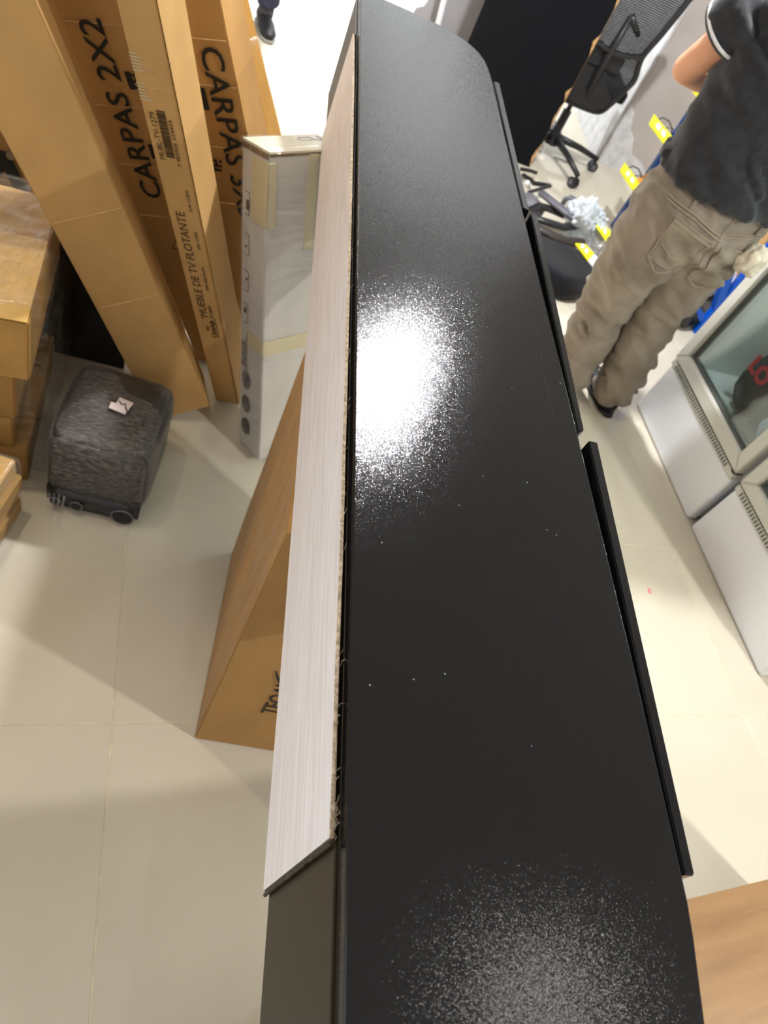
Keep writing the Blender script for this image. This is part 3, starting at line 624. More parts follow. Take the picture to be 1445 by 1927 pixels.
# ------------------------------------------------------------------ glass door fridges
def fridge(o, d, label, first):
    d = Vector((d[0], d[1], 0)).normalized(); M = Matrix.Translation((o[0], o[1], 0)) @ Matrix.Rotation(math.atan2(d.y, d.x), 4, 'Z')
    e = empty('display_fridge', M=M); tag(e, label, 'fridge', 'glass door display fridges')
    W, Dp, Hh = .59, .56, 1.82
    bm = bmesh.new()
    bx(bm, (0, .04, .02), (.03, Dp, Hh), .004); bx(bm, (W - .03, .04, .02), (W, Dp, Hh), .004)
    bx(bm, (0, Dp - .03, .02), (W, Dp, Hh), .004); bx(bm, (0, .04, Hh - .1), (W, Dp, Hh), .004); bx(bm, (0, .04, .02), (W, Dp, .262), .004)
    obj('cabinet_body', bm, M_whitemetal, e)
    bm = bmesh.new(); bx(bm, (.03, .05, .263), (.034, Dp - .03, Hh - .1)); bx(bm, (W - .034, .05, .263), (W - .03, Dp - .03, Hh - .1)); bx(bm, (.03, Dp - .034, .263), (W - .03, Dp - .03, Hh - .1)); bx(bm, (.03, .05, .262), (W - .03, Dp - .03, .268))
    obj('lining', bm, M_inner, e)
    obj('kick_panel', box((.0, 0, 0), (W, .05, .240), .018, 4), M_whitemetal, e)
    obj('vent_strip', box((.002, -.006, .238), (W - .004, .045, .262), .004, 2), M_frame, e)
    bm = bmesh.new(); n = 36
    for k in range(n):
        x = .04 + (W - .10) * k / (n - 1); bx(bm, (x - .0030, -.0078, .2425), (x + .0030, -.0050, .2585))
        bx(bm, (x - .0030, -.004, .2600), (x + .0030, .012, .2634))
    tag(obj('vent_slot', bm, M_gasket, e), kind='stuff')
    # door: four mitred rails, gasket, pane, handle
    y0, y1, z0, z1, fw = -.012, .038, .270, Hh - .02, .052
    prof = [((0, z0), (W - .002, z0), (W - .002 - fw, z0 + fw), (fw, z0 + fw)), ((W - .002, z0), (W - .002, z1), (W - .002 - fw, z1 - fw), (W - .002 - fw, z0 + fw)),
            ((W - .002, z1), (0, z1), (fw, z1 - fw), (W - .002 - fw, z1 - fw)), ((0, z1), (0, z0), (fw, z0 + fw), (fw, z1 - fw))]
    for q in prof:
        bm = blob([(p[0], p[1]) for p in q], y0, y1); bmesh.ops.bevel(bm, geom=bm.edges[:], offset=.0035, segments=2, affect='EDGES')
        obj('door_rail', bm, M_frame, e)
    for q in prof:
        cx_, cz_ = W / 2, (z0 + z1) / 2; sq = []
        for i, p in enumerate(q):
            dd = (fw if i < 2 else fw + .009); sq.append((dd if p[0] < cx_ else W - .002 - dd, z0 + dd if p[1] < cz_ else z1 - dd))
        obj('gasket', blob(sq, .004, .030), M_gasket, e)
    obj('glass_pane', box((fw, .010, z0 + fw), (W - .002 - fw, .014, z1 - fw)), M_glass, e)
    obj('glass_pane', box((fw + .004, .026, z0 + fw), (W - .006 - fw, .029, z1 - fw)), M_glass, e)
    obj('hinge', box((W - .03, -.006, .255), (W - .006, .03, .272), .003), M_black, e)
    for zz in (.98, 1.38):
        bm = bmesh.new()
        for k in range(13): tube(bm, [(.05 + k * .041, .08, zz), (.05 + k * .041, Dp - .05, zz)], .0018, 6)
        for yy in (.08, .3, Dp - .05): tube(bm, [(.036, yy, zz - .003), (W - .036, yy, zz - .003)], .003, 6)
        obj('wire_shelf', bm, M_whitep, e)
    lm = obj('interior_fill', box((.08, .06, Hh - .125), (W - .08, .09, Hh - .105), .004), mat('fill_cover', (.9, .9, .9), .4, .5), e)  # added fill that brightens the lining, no lamp is seen inside
    ld = bpy.data.lights.new('interior_fill_light', 'AREA'); ld.shape = 'RECTANGLE'; ld.size = .4; ld.size_y = .03; ld.energy = 7; ld.color = (.93, .98, 1)
    lo = bpy.data.objects.new('interior_fill_light', ld); COL.objects.link(lo); lo.parent = lm; lo.location = (W / 2, .075, Hh - .13)
    return e, M
dvec = (1.824 - 1.758, 1.589 - 2.171)
f1, FM = fridge((1.758, 2.171), dvec, 'white glass-door display fridge nearer the man, with bags inside', True)
f2, FM2 = fridge((1.8285, 1.551), (1.902 - 1.824, .963 - 1.55), 'white glass-door display fridge nearest the camera on the right edge', False)
def crumple(center, size, m, name, label, cat, seed, amp=.25, M=None, n=3, fine=.06):
    bm = bmesh.new(); bmesh.ops.create_icosphere(bm, subdivisions=n + 1, radius=1)
    for v in bm.verts:
        p = v.co.copy(); a = 1 + amp * noise.noise(p * 1.4 + Vector((seed, 0, 0))) * 1.6 + fine * abs(noise.noise(p * 5 + Vector((0, seed, 0)))) * 3 + fine * noise.noise(p * 11)
        v.co = Vector((p.x * size[0], p.y * size[1], p.z * size[2])) * a
    zmin = min(v.co.z for v in bm.verts)
    for v in bm.verts: v.co.z = max(v.co.z, zmin * .85)
    zmin *= .85
    bmesh.ops.translate(bm, vec=(0, 0, -zmin), verts=bm.verts)
    MM = (M or Matrix.Identity(4)) @ Matrix.Translation(center)
    o = obj(name, bm, m, None, True, MM); tag(o, label, cat); return o
ba = crumple((.28, .23, .269), (.14, .12, .18), mat('black_bag', (.03, .03, .033), .45, .5, noise_amt=.2, nscale=10, bump=.4, bscale=25), 'black_bag', 'black bag with red-outlined lettering inside the fridge', 'bag', 3, .2, FM)
text_mesh('LO', .085, M_red, ba, (-.075, -.128, .17), None, (1, 0, 0), (0, 0, 1), (0, -1, 0), .01, 1, .004)
crumple((.455, .22, .269), (.085, .10, .13), mat('pale_blue_bag', (.50, .56, .68), .3, .5, noise_amt=.25, nscale=18, bump=.5, bscale=40), 'plastic_bag', 'pale blue plastic bag behind the fridge glass', 'bag', 8, .25, FM)
crumple((.17, .40, .269), (.08, .08, .30), M_orange, 'orange_packet', 'tall orange packet at the back of the fridge', 'packet', 12, .2, FM)

# ------------------------------------------------------------------ standing panels at the back
PM = Matrix.Translation((.94, 4.0, 0))
bd = empty('black_board', M=PM); tag(bd, 'tall black laminated board with chipped orange edge standing in front of the office chair', 'board')
pts = [(0, 0), (.598, 0)]
z = 0
while z < 1.6:
    z += random.uniform(.03, .07); pts.append((.598 - (random.uniform(.004, .022) if random.random() < .55 else 0), min(z, 1.62)))
pts += [(.60, 1.64), (0, 1.64)]
obj('board_face', blob(pts, 0, .004), mat('black_laminate', (.005, .0055, .008), .5, .15, noise_amt=.1, nscale=8), bd)
obj('board_core', blob([(.003, 0), (.6, 0), (.602, 1.637), (.003, 1.637)], .004, .016), M_chip, bd)
obj('board_face', blob([(0, 0), (.596, 0), (.598, 1.64), (0, 1.64)], .016, .018), MATS['black_laminate'], bd)
for p in ((.085, .215), (.45, .93), (.10, .80)):
    bm = bmesh.new(); bmesh.ops.create_cone(bm, cap_ends=True, segments=16, radius1=.006, radius2=.006, depth=.002, matrix=Matrix.Translation((p[0], -.001, p[1])) @ Matrix.Rotation(PI / 2, 4, 'X')); obj('screw_cap', bm, M_steel, bd)
gp = empty('grey_board', (.70, 4.42, 0)); tag(gp, 'lavender grey panel with rounded corner standing behind the black board', 'panel')
obj('panel_face', blob([(0, 0), (.62, 0), (.60, 1.5), (.10, 1.5), (.10, .60), (.075, .50), (.045, .40), (.01, .38), (0, .33)], 0, .018), M_panelgrey, gp)
sl = empty('white_batten', (.80, 4.30, 0)); tag(sl, 'thin white slat leaning against the grey panel', 'slat')
bm = bmesh.new(); tube(bm, [(.075, 0, .0), (.03, .02, .36), (-.06, .09, 1.1)], .016, 8); obj('slat_bar', bm, M_whitep, sl)
crumple((.70, 4.30, 0), (.05, .04, .17), M_chip, 'cardboard_scrap', 'orange cardboard scrap beside the grey panel', 'scrap', 5, .2)

# ------------------------------------------------------------------ office chair behind the board
ch = empty('office_chair', (1.68, 4.26, 0)); tag(ch, 'black mesh-back office chair standing behind the black board', 'office chair')
bm = bmesh.new(); bmesh.ops.create_cone(bm, cap_ends=True, segments=20, radius1=.045, radius2=.035, depth=.07, matrix=Matrix.Translation((0, 0, .105))); obj('hub', bm, M_black, ch)
bm = bmesh.new(); tube(bm, [(0, 0, .10), (0, 0, .26)], .025, 14); tube(bm, [(0, 0, .26), (0, 0, .42)], .014, 12); obj('gas_column', bm, M_black, ch)
for k in range(5):
    a = math.radians(-68 + 72 * k); dx, dy = math.cos(a), math.sin(a)
    bm = bmesh.new(); tube(bm, [(dx * .03, dy * .03, .11), (dx * .18, dy * .18, .098), (dx * .33, dy * .33, .072)], [(.022, .020), (.018, .017), (.014, .014)], 8); leg = obj('base_arm', bm, M_black, ch, True)
    bm = bmesh.new(); px, py_ = dx * .325, dy * .325
    tube(bm, [(px, py_, .072), (px, py_, .045)], .007, 8)
    ax = Vector((-dy, dx, 0))
    for s in (-1, 1): tube(bm, [Vector((px, py_, .028)) + ax * s * .004, Vector((px, py_, .028)) + ax * s * .022], .028, 16)
    cs = obj('caster', bm, M_black, ch)
    for s in (-1, 1): bm = bmesh.new(); q = Vector((px, py_, .028)) + ax * s * .0225; tube(bm, [q, q + ax * s * .001], .016, 16); obj('wheel_cap', bm, M_grey, cs)
bm = bmesh.new(); bx(bm, (-.24, -.10, .43), (.24, .36, .50), .03, 4)
for v in bm.verts: v.co.z += -.25 * (v.co.x ** 2) + .02 * math.sin(v.co.y * 5)
obj('seat', bm, M_blackfab, ch, True)
obj('seat_plate', box((-.13, -.05, .405), (.13, .24, .43), .008), M_black, ch)
# backrest in the plane y = -.13 .. leaning; outline in (x, z)
bo = [(-.20, .36), (-.07, .335), (.06, .333), (.135, .345), (.165, .40), (.195, .50), (.205, .56), (.175, .66), (.20, .78), (.235, .95), (.225, .972), (.02, .955), (-.04, .93), (-.09, .87), (-.15, .72), (-.19, .55)]
def by(z): return -.09 - .05 * math.sin((z - .33) / .64 * PI) * .6 - max(0, z - .6) * .08
def ring_pts(s, cx_=.02, cz_=.66): return [((x - cx_) * s + cx_, (z - cz_) * s + cz_) for x, z in bo]
# dense closed outline
def dense(pts, k=4):
    out = []; n = len(pts)
    for i in range(n):
        p0, p1, p2, p3 = [Vector(pts[(i + j - 1) % n]) for j in range(4)]
        for s in range(k):
            t = s / k; out.append(.5 * ((2 * p1) + (-p0 + p2) * t + (2 * p0 - 5 * p1 + 4 * p2 - p3) * t * t + (-p0 + 3 * p1 - 3 * p2 + p3) * t ** 3))
    return out
dn = dense(bo)
bm = bmesh.new(); tube(bm, [(p.x, by(p.y), p.y) for p in dn], [(.016, .020)] * len(dn), 8, closed=True); obj('back_frame', bm, M_black, ch, True)
# mesh web: horizontal cords
bm = bmesh.new(); z = .60
def span(z):
    xs = []
    for a, b in zip(dn, dn[1:] + dn[:1]):
        if (a.y - z) * (b.y - z) < 0: xs.append(a.x + (b.x - a.x) * (z - a.y) / (b.y - a.y))
    return (min(xs), max(xs)) if len(xs) > 1 else None
z = .36
while z < .955:
    s = span(z)
    if s:
        n = 6; tube(bm, [(s[0] + (s[1] - s[0]) * k / n, by(z) - .004, z) for k in range(n + 1)], .0042, 4, caps=False)
    z += .0095
for k in range(24):
    x = -.19 + k * .018; zs = [q for q in np.arange(.36, .95, .03) if span(q) and span(q)[0] < x < span(q)[1]]
    if len(zs) > 2: tube(bm, [(x, by(q) - .002, q) for q in zs], .0011, 4, caps=False)
tag(obj('back_mesh', bm, mat('mesh_cord', (.022, .022, .025), .6, .3), ch), kind='stuff')
bm = bmesh.new(); s0 = span(.66)
tube(bm, [(s0[0] + (s0[1] - s0[0]) * k / 8, by(.64) - .010 - .02 * math.sin(k / 8 * PI), .665 - .03 * math.sin(k / 8 * PI)) for k in range(9)], [(.014, .018)] * 9, 8)
bx(bm, (-.13, by(.6) - .02, .545), (.10, by(.6) - .004, .625), .01)
for k in range(3): bx(bm, (-.08, by(.6) - .024, .565 + k * .018), (.04, by(.6) - .018, .572 + k * .018), .002)
obj('lumbar_support', bm, M_black, ch)
bm = bmesh.new(); tube(bm, [(.0, -.02, .41), (.0, -.12, .45), (-.01, -.15, .62), (-.0, -.145, .80)], [(.035, .02), (.045, .02), (.04, .018), (.02, .014)], 10)
tube(bm, [(-.0, -.145, .80), (.09, -.135, .74)], [.02, .012], 8); obj('back_spine', bm, M_black, ch, True)
obj('back_lower_shell', blob([(-.18, .37), (-.05, .345), (.08, .343), (.13, .37), (.15, .42), (.05, .50), (.045, .54), (-.18, .54)], -.125, -.112), M_black, ch)
bm = bmesh.new()
for k in range(3): tube(bm, [(.02 * math.cos(a) - .13 + k * .04, .015 * math.sin(a) - .36, .004) for a in [q * PI / 5 for q in range(10)]], .002, 5, closed=True)
o = obj('cable_loop', bm, M_wire, None, M=Matrix.Translation((1.9, 4.62, 0))); tag(o, 'dark thin cable loops on the floor beside the chair base', 'cable')

# ------------------------------------------------------------------ dismantled chair seat heap in front of the board
cs_ = empty('office_chair', (1.47, 3.0, 0), .0); tag(cs_, 'toppled black and grey office chair with thick cushion lying on the floor beside the cabinet', 'office chair')
def padw(z): return [at(1000, 425, z), at(1040, 445, z), at(1083, 463, z), at(1110, 490, z), at(1124, 515, z), at(1121, 535, z), at(1108, 548, z), at(1072, 555, z), at(1040, 543, z), at(1000, 530, z), at(960, 500, z), at(955, 450, z)]
top_ = [at(*p, .10) for p in ((985, 432), (1022, 446), (1052, 455), (1080, 466), (1104, 488), (1120, 512), (1116, 530), (1095, 536), (1062, 530), (1030, 512), (1000, 490), (980, 465))]
bot_ = [at(*p, .0) for p in ((985, 490), (1022, 500), (1052, 505), (1085, 510), (1112, 520), (1124, 535), (1114, 549), (1093, 556), (1066, 555), (1040, 540), (1005, 515), (985, 500))]
bm = bmesh.new(); cI = cs_.matrix_world.inverted(); rings = []
cT = sum(top_, Vector()) / 12
for f, zz in ((.93, 0), (1.0, .02), (1.03, .055), (1.0, .088), (.92, .108), (.75, .116), (.4, .118)):
    base = [Vector(p) for p in top_]; rings.append([bm.verts.new(cI @ Vector((cT.x + (p.x - cT.x) * f, cT.y + (p.y - cT.y) * f, zz))) for p in base])
for a, b in zip(rings, rings[1:]):
    for k in range(12): bm.faces.new((a[k], a[(k + 1) % 12], b[(k + 1) % 12], b[k]))
bm.faces.new(rings[0][::-1]); bm.faces.new(rings[-1]); bmesh.ops.recalc_face_normals(bm, faces=bm.faces)
bmesh.ops.subdivide_edges(bm, edges=bm.edges[:], cuts=1, use_grid_fill=True, smooth=.6)
obj('cushion', bm, M_blackfab, cs_, True)
bm = bmesh.new(); rim = [at(*p, .115) for p in ((985, 415), (1014, 432), (1040, 446), (1065, 455), (1095, 458))]
tube(bm, [cI @ p for p in rim], [(.022, .03)] * 5, 10); obj('seat_shell', bm, mat('dark_brown_plastic', (.035, .028, .026), .35, .5, noise_amt=.1), cs_, True)
fr = cs_
bm = bmesh.new(); tube(bm, [cI @ at(*p, .13) for p in ((1018, 362), (1040, 380), (1062, 397), (1082, 412))], [(.014, .030)] * 4, 8); obj('side_rail', bm, M_grey, fr, True)
bm = bmesh.new(); tube(bm, [cI @ at(*p, .10) for p in ((1000, 395), (1015, 388), (1032, 392), (1055, 402), (1078, 412), (1085, 425), (1060, 428), (1035, 420), (1010, 412))], [(.016, .024)] * 9, 8, closed=True); obj('armrest_loop', bm, M_black, fr, True)
bm = bmesh.new(); tube(bm, [cI @ at(*p, z) for p, z in (((1058, 385), .05), ((1064, 375), .09), ((1074, 372), .10), ((1088, 382), .10), ((1098, 396), .06))], .014, 10); obj('handle_loop', bm, M_grey, fr, True)
bm = bmesh.new(); tube(bm, [cI @ at(*p, .06) for p in ((992, 372), (1006, 392), (1022, 402))], [(.03, .05), (.034, .05), (.02, .03)], 10); obj('frame_bracket', bm, mat('mid_grey_plastic', (.20, .20, .23), .4, .5, noise_amt=.1), fr, True)
bm = bmesh.new(); tube(bm, [cI @ at(*p, z) for p, z in (((985, 330), .02), ((1005, 345), .05), ((1035, 350), .05))], .012, 8)
tube(bm, [cI @ at(*p, .06) for p in ((995, 362), (1015, 356), (1036, 350))], .009, 8); tube(bm, [cI @ at(*p, .04) for p in ((980, 318), (1000, 322), (1010, 326))], .010, 8); obj('tilt_lever', bm, M_black, fr)
bm = bmesh.new(); bmesh.ops.create_uvsphere(bm, u_segments=14, v_segments=10, radius=.016, matrix=Matrix.Translation(cI @ at(992, 345, .06))); obj('lever_knob', bm, M_whitep, fr, True)
p = at(1096, 425, .10); crumple((p.x, p.y, .0), (.10, .075, .095), M_bag, 'plastic_bag', 'crumpled clear white plastic bag on the dismantled chair parts', 'bag', 21, .35, None, 4, .12)
p = at(1125, 470, .05); crumple((p.x, p.y, .0), (.07, .075, .05), film_mat('grey_bag_film', .5, (.42, .42, .44), .15, 40, 1), 'clear_bag', 'clear grey plastic bag under the yellow shelf card', 'bag', 23, .35, None, 4, .14)

# ------------------------------------------------------------------ blue rack with hooks and cards
rk = empty('blue_rack', (2.2, 3.3, 0)); tag(rk, 'blue steel shelf rack against the wall behind the man', 'rack'); rI = rk.matrix_world.inverted()
def bar(name, a, b, s, m, par=rk, I=None):
    bm = bmesh.new(); a, b = Vector(a), Vector(b); t = (b - a).normalized(); u = Vector((0, 1, 0)) if abs(t.y) < .9 else Vector((1, 0, 0))
    q = t.cross(u).normalized(); u = q.cross(t)
    vs = []
    for p in (a, b): vs.append([bm.verts.new((I or rI) @ (p + q * i * s[0] / 2 + u * j * s[1] / 2)) for i, j in ((-1, -1), (1, -1), (1, 1), (-1, 1))])
    bm.faces.new(vs[0][::-1]); bm.faces.new(vs[1])
    for k in range(4): bm.faces.new((vs[0][k], vs[0][(k + 1) % 4], vs[1][(k + 1) % 4], vs[1][k]))
    bmesh.ops.recalc_face_normals(bm, faces=bm.faces); bmesh.ops.bevel(bm, geom=bm.edges[:], offset=.002, segments=1, affect='EDGES')
    return obj(name, bm, m, par)
bar('post', (2.315, 2.88, 0), (2.315, 2.88, 1.5), (.04, .04), M_blue)
bar('post', (2.125, 2.90, 0), (2.125, 2.90, .27), (.03, .03), M_navy)
bar('post', (2.02, 3.66, 0), (2.02, 3.66, 1.5), (.035, .035), M_navy)
bar('post', (2.52, 3.66, 0), (2.52, 3.66, 1.5), (.035, .035), M_navy)
bar('brace', (2.09, 2.88, .64), (2.31, 2.88, .15), (.035, .05), M_blue)
bar('brace', (2.125, 2.885, .18), (2.30, 2.885, .07), (.03, .03), M_blue)
bar('shelf_beam', (2.315, 2.88, .06), (2.05, 3.66, .06), (.03, .04), M_navy)
bar('shelf_beam', (2.315, 2.88, 1.0), (2.52, 3.66, 1.0), (.03, .04), M_blue)
bar('shelf_beam', (2.50, 2.90, .06), (2.52, 3.66, .06), (.03, .04), M_navy)
bm = bmesh.new(); vs = [rI @ Vector(p) for p in ((2.13, 2.92, .075), (2.5, 2.92, .075), (2.5, 3.64, .075), (2.05, 3.64, .075))]
prism(bm, [(v.x, v.y) for v in vs], .075, .085); obj('shelf', bm, mat('dark_shelf', (.07, .065, .06), .6, .3, noise_amt=.2), rk)
for p in ((2.337, .165), (2.337, .07), (2.337, .47)):
    bm = bmesh.new(); bmesh.ops.create_uvsphere(bm, u_segments=10, v_segments=8, radius=.005, matrix=Matrix.Translation(rI @ Vector((p[0] - .03, 2.857, p[1])))); obj('bolt', bm, M_steel, rk)
# hooks and yellow cards
def card(corners, z, label, tab=None, red=False, tilt=0):
    P = [at(u, v, z) for u, v in corners]; c = sum(P, Vector()) / len(P)
    e = empty('yellow_card', c); tag(e, label, 'card', 'yellow hook cards'); I = e.matrix_world.inverted()
    bm = bmesh.new(); prism(bm, [((I @ p).x, (I @ p).y) for p in P], -.003, .003); obj('card_strip', bm, M_yellow, e)
    a, b, c_, d = [I @ p for p in P]        # a-b short edge, a-d long edge
    for t in (.36, .64):
        m = (a + (d - a) * t + b + (c_ - b) * t) / 2; L = (d - a).normalized(); Sx = (b - a).normalized(); h = (b - a).length * .23; l2 = (d - a).length * .085
        bm = bmesh.new(); prism(bm, [(q.x, q.y) for q in (m + L * l2 + Sx * h, m - L * l2 + Sx * h, m - L * l2 - Sx * h, m + L * l2 - Sx * h)], .003, .005); obj('white_square', bm, M_whitep, e)
    if tab:
        Q = [I @ at(u, v, z) for u, v in tab]; bm = bmesh.new(); prism(bm, [(q.x, q.y) for q in Q], -.0035, .0045); tb_ = obj('white_tab', bm, M_whitep, e)
        if red:
            q = sum(Q, Vector()) / len(Q); bm = bmesh.new(); bmesh.ops.create_cone(bm, cap_ends=True, segments=12, radius1=.008, radius2=.008, depth=.002, matrix=Matrix.Translation((q.x, q.y, .006))); obj('red_dot', bm, M_red, tb_)
    return e, c
def hook(pts, label):
    bm = bmesh.new(); P = [Vector(p) for p in pts]
    tube(bm, [p - P[0] for p in P], .0035, 8); o = obj('wire_hook', bm, M_wire, None, M=Matrix.Translation(P[0])); tag(o, label, 'hook', 'wire hooks on the blue rack'); return o
names = ['yellow card with two white squares, half hidden under the man\'s elbow', 'yellow card with two white squares, highest of those fully in view beside the shirt hem',
         'yellow card with two white squares, beside the trouser hip next to the orange packet', 'yellow card with two white squares lying on the crumpled plastic bag', 'yellow card with white and red tab, half under the black seat cushion']
card([(1292, 124), (1282, 142), (1314, 186), (1327, 168)], .75, names[0], [(1314, 186), (1327, 168), (1338, 172), (1334, 187), (1324, 193)], True)
card([(1230, 215), (1221, 233), (1254, 277), (1266, 260)], .54, names[1], [(1254, 277), (1266, 260), (1273, 263), (1272, 270), (1262, 277)])
card([(1175, 306), (1166, 321), (1194, 364), (1205, 347)], .29, names[2])
card([(1124, 407), (1119, 423), (1141, 455), (1152, 441)], .145, names[3], [(1141, 455), (1152, 441), (1158, 444), (1154, 458), (1146, 462)])
card([(1090, 447), (1082, 459), (1106, 491), (1118, 479)], .125, names[4], [(1106, 491), (1118, 479), (1136, 500), (1128, 517)], True)
for z, (u, v), l in ((.75, (1296, 130), 'wire hook holding the card under the elbow'), (.54, (1238, 225), 'double wire hook holding the highest fully visible card'), (.29, (1182, 316), 'wire hook holding the card by the hip')):
    p = at(u, v, z); q = Vector((2.003, 3.66, z - .02)); mid = (p + q) / 2 + Vector((0, 0, .035))
    hook([p, p * .7 + mid * .3 + Vector((0, 0, .012)), mid, mid * .4 + q * .6 + Vector((0, 0, .01)), q], l)
    d2 = Vector((.02, -.05, -.01)); hook([p + d2, mid + d2 * .9, q + Vector((0, 0, -.05))], l.replace('wire', 'second wire').replace('double second', 'second'))
p = at(1205, 325, .25); crumple((1.985, 3.60, .215), (.030, .05, .05), M_orange, 'orange_packet', 'small orange packet hanging beside the lower yellow card', 'packet', 31, .3)
for (u, v, z, s, m, nm, lab, cat, sd) in [(1203, 572, .0865, (.05, .06, .05), M_red, 'red_packet', 'red and yellow packet seen between the man\'s legs', 'packet', 33),
        (1195, 600, .0, (.06, .05, .05), M_black, 'black_bundle', 'small black bundle on the floor between the man\'s legs', 'bundle', 34)]:
    p = at(u, v, z + .03); crumple((p.x, p.y, z if p.x > 2.1 else 0), s, m, nm, lab, cat, sd, .3)
p = at(1330, 535, .13); crumple((p.x + .02, p.y, .087), (.075, .09, .11), mat('white_sachet', (.66, .68, .78), .35, .5, noise_amt=.1, nscale=20, bump=.4, bscale=40), 'white_sachet', 'white bag with a gold print on the bottom shelf of the blue rack', 'bag', 35, .3)
p = at(1290, 600, .03); crumple((p.x - .02, p.y + .02, 0), (.09, .07, .06), M_black, 'black_bundle', 'black strap bundle at the foot of the blue rack', 'bundle', 36, .35)
p = at(1400, 480, .2); crumple((2.43, 3.2, .087), (.06, .16, .26), M_card2, 'brown_packet', 'tan carton piece standing on the shelf behind the blue post', 'packet', 38, .1)

# ------------------------------------------------------------------ people
def limb(bm, pts, radii, n=20):
    """elliptic loft; radii (across x, along y)"""
    pts = [Vector(p) for p in pts]; rings = []; N = len(pts)
    for i, p in enumerate(pts):
        t = (pts[min(i + 1, N - 1)] - pts[max(i - 1, 0)]).normalized()
        X = Vector((1, 0, 0)) if abs(t.x) < .85 else Vector((0, 0, 1)); a = (X - t * X.dot(t)).normalized(); b = t.cross(a)
        ra, rb = radii[i] if isinstance(radii[i], tuple) else (radii[i], radii[i])
        rings.append([bm.verts.new(p + a * math.cos(k * 2 * PI / n) * ra + b * math.sin(k * 2 * PI / n) * rb) for k in range(n)])
    for A_, B_ in zip(rings, rings[1:]):
        for k in range(n): bm.faces.new((A_[k], A_[(k + 1) % n], B_[(k + 1) % n], B_[k]))
    bm.faces.new(rings[0][::-1]); bm.faces.new(rings[-1])
def ball(bm, c, r):
    r = (r, r, r) if not isinstance(r, tuple) else r
    bmesh.ops.create_uvsphere(bm, u_segments=20, v_segments=14, radius=1, matrix=Matrix.Translation(c) @ Matrix.Diagonal((*r, 1)))
def hand(bm, wrist, d, side, palm_n, curl=.5):
    """five separate fingers on a palm; d = pointing direction, palm_n = palm normal"""
    d = Vector(d).normalized(); nrm = Vector(palm_n).normalized(); s = d.cross(nrm).normalized() * side; w0 = Vector(wrist)
    limb(bm, [w0, w0 + d * .03, w0 + d * .07, w0 + d * .09], [(.022, .016), (.034, .015), (.038, .014), (.036, .012)] if abs(s.x) > .5 else [(.016, .022), (.015, .034), (.014, .038), (.012, .036)], 14)
    for k, (o_, L) in enumerate(((.030, .070), (.010, .080), (-.010, .074), (-.029, .060))):
        b = w0 + d * .082 + s * o_; p1 = b + d * L * .42 + s * o_ * .15; d2 = (d + nrm * curl).normalized(); p2 = p1 + d2 * L * .33; d3 = (d + nrm * curl * 2.2).normalized(); p3 = p2 + d3 * L * .27
        limb(bm, [b - d * .02, b, p1, p2, p3], [.0085, .009, .0085, .008, .006], 8)
    b = w0 + d * .03 + s * .030; p1 = b + (d * .6 + s * .8).normalized() * .035; p2 = p1 + (d * .9 + s * .35 + nrm * .3).normalized() * .03
    limb(bm, [b - s * .015, b, p1, p2], [.012, .012, .0105, .008], 8)
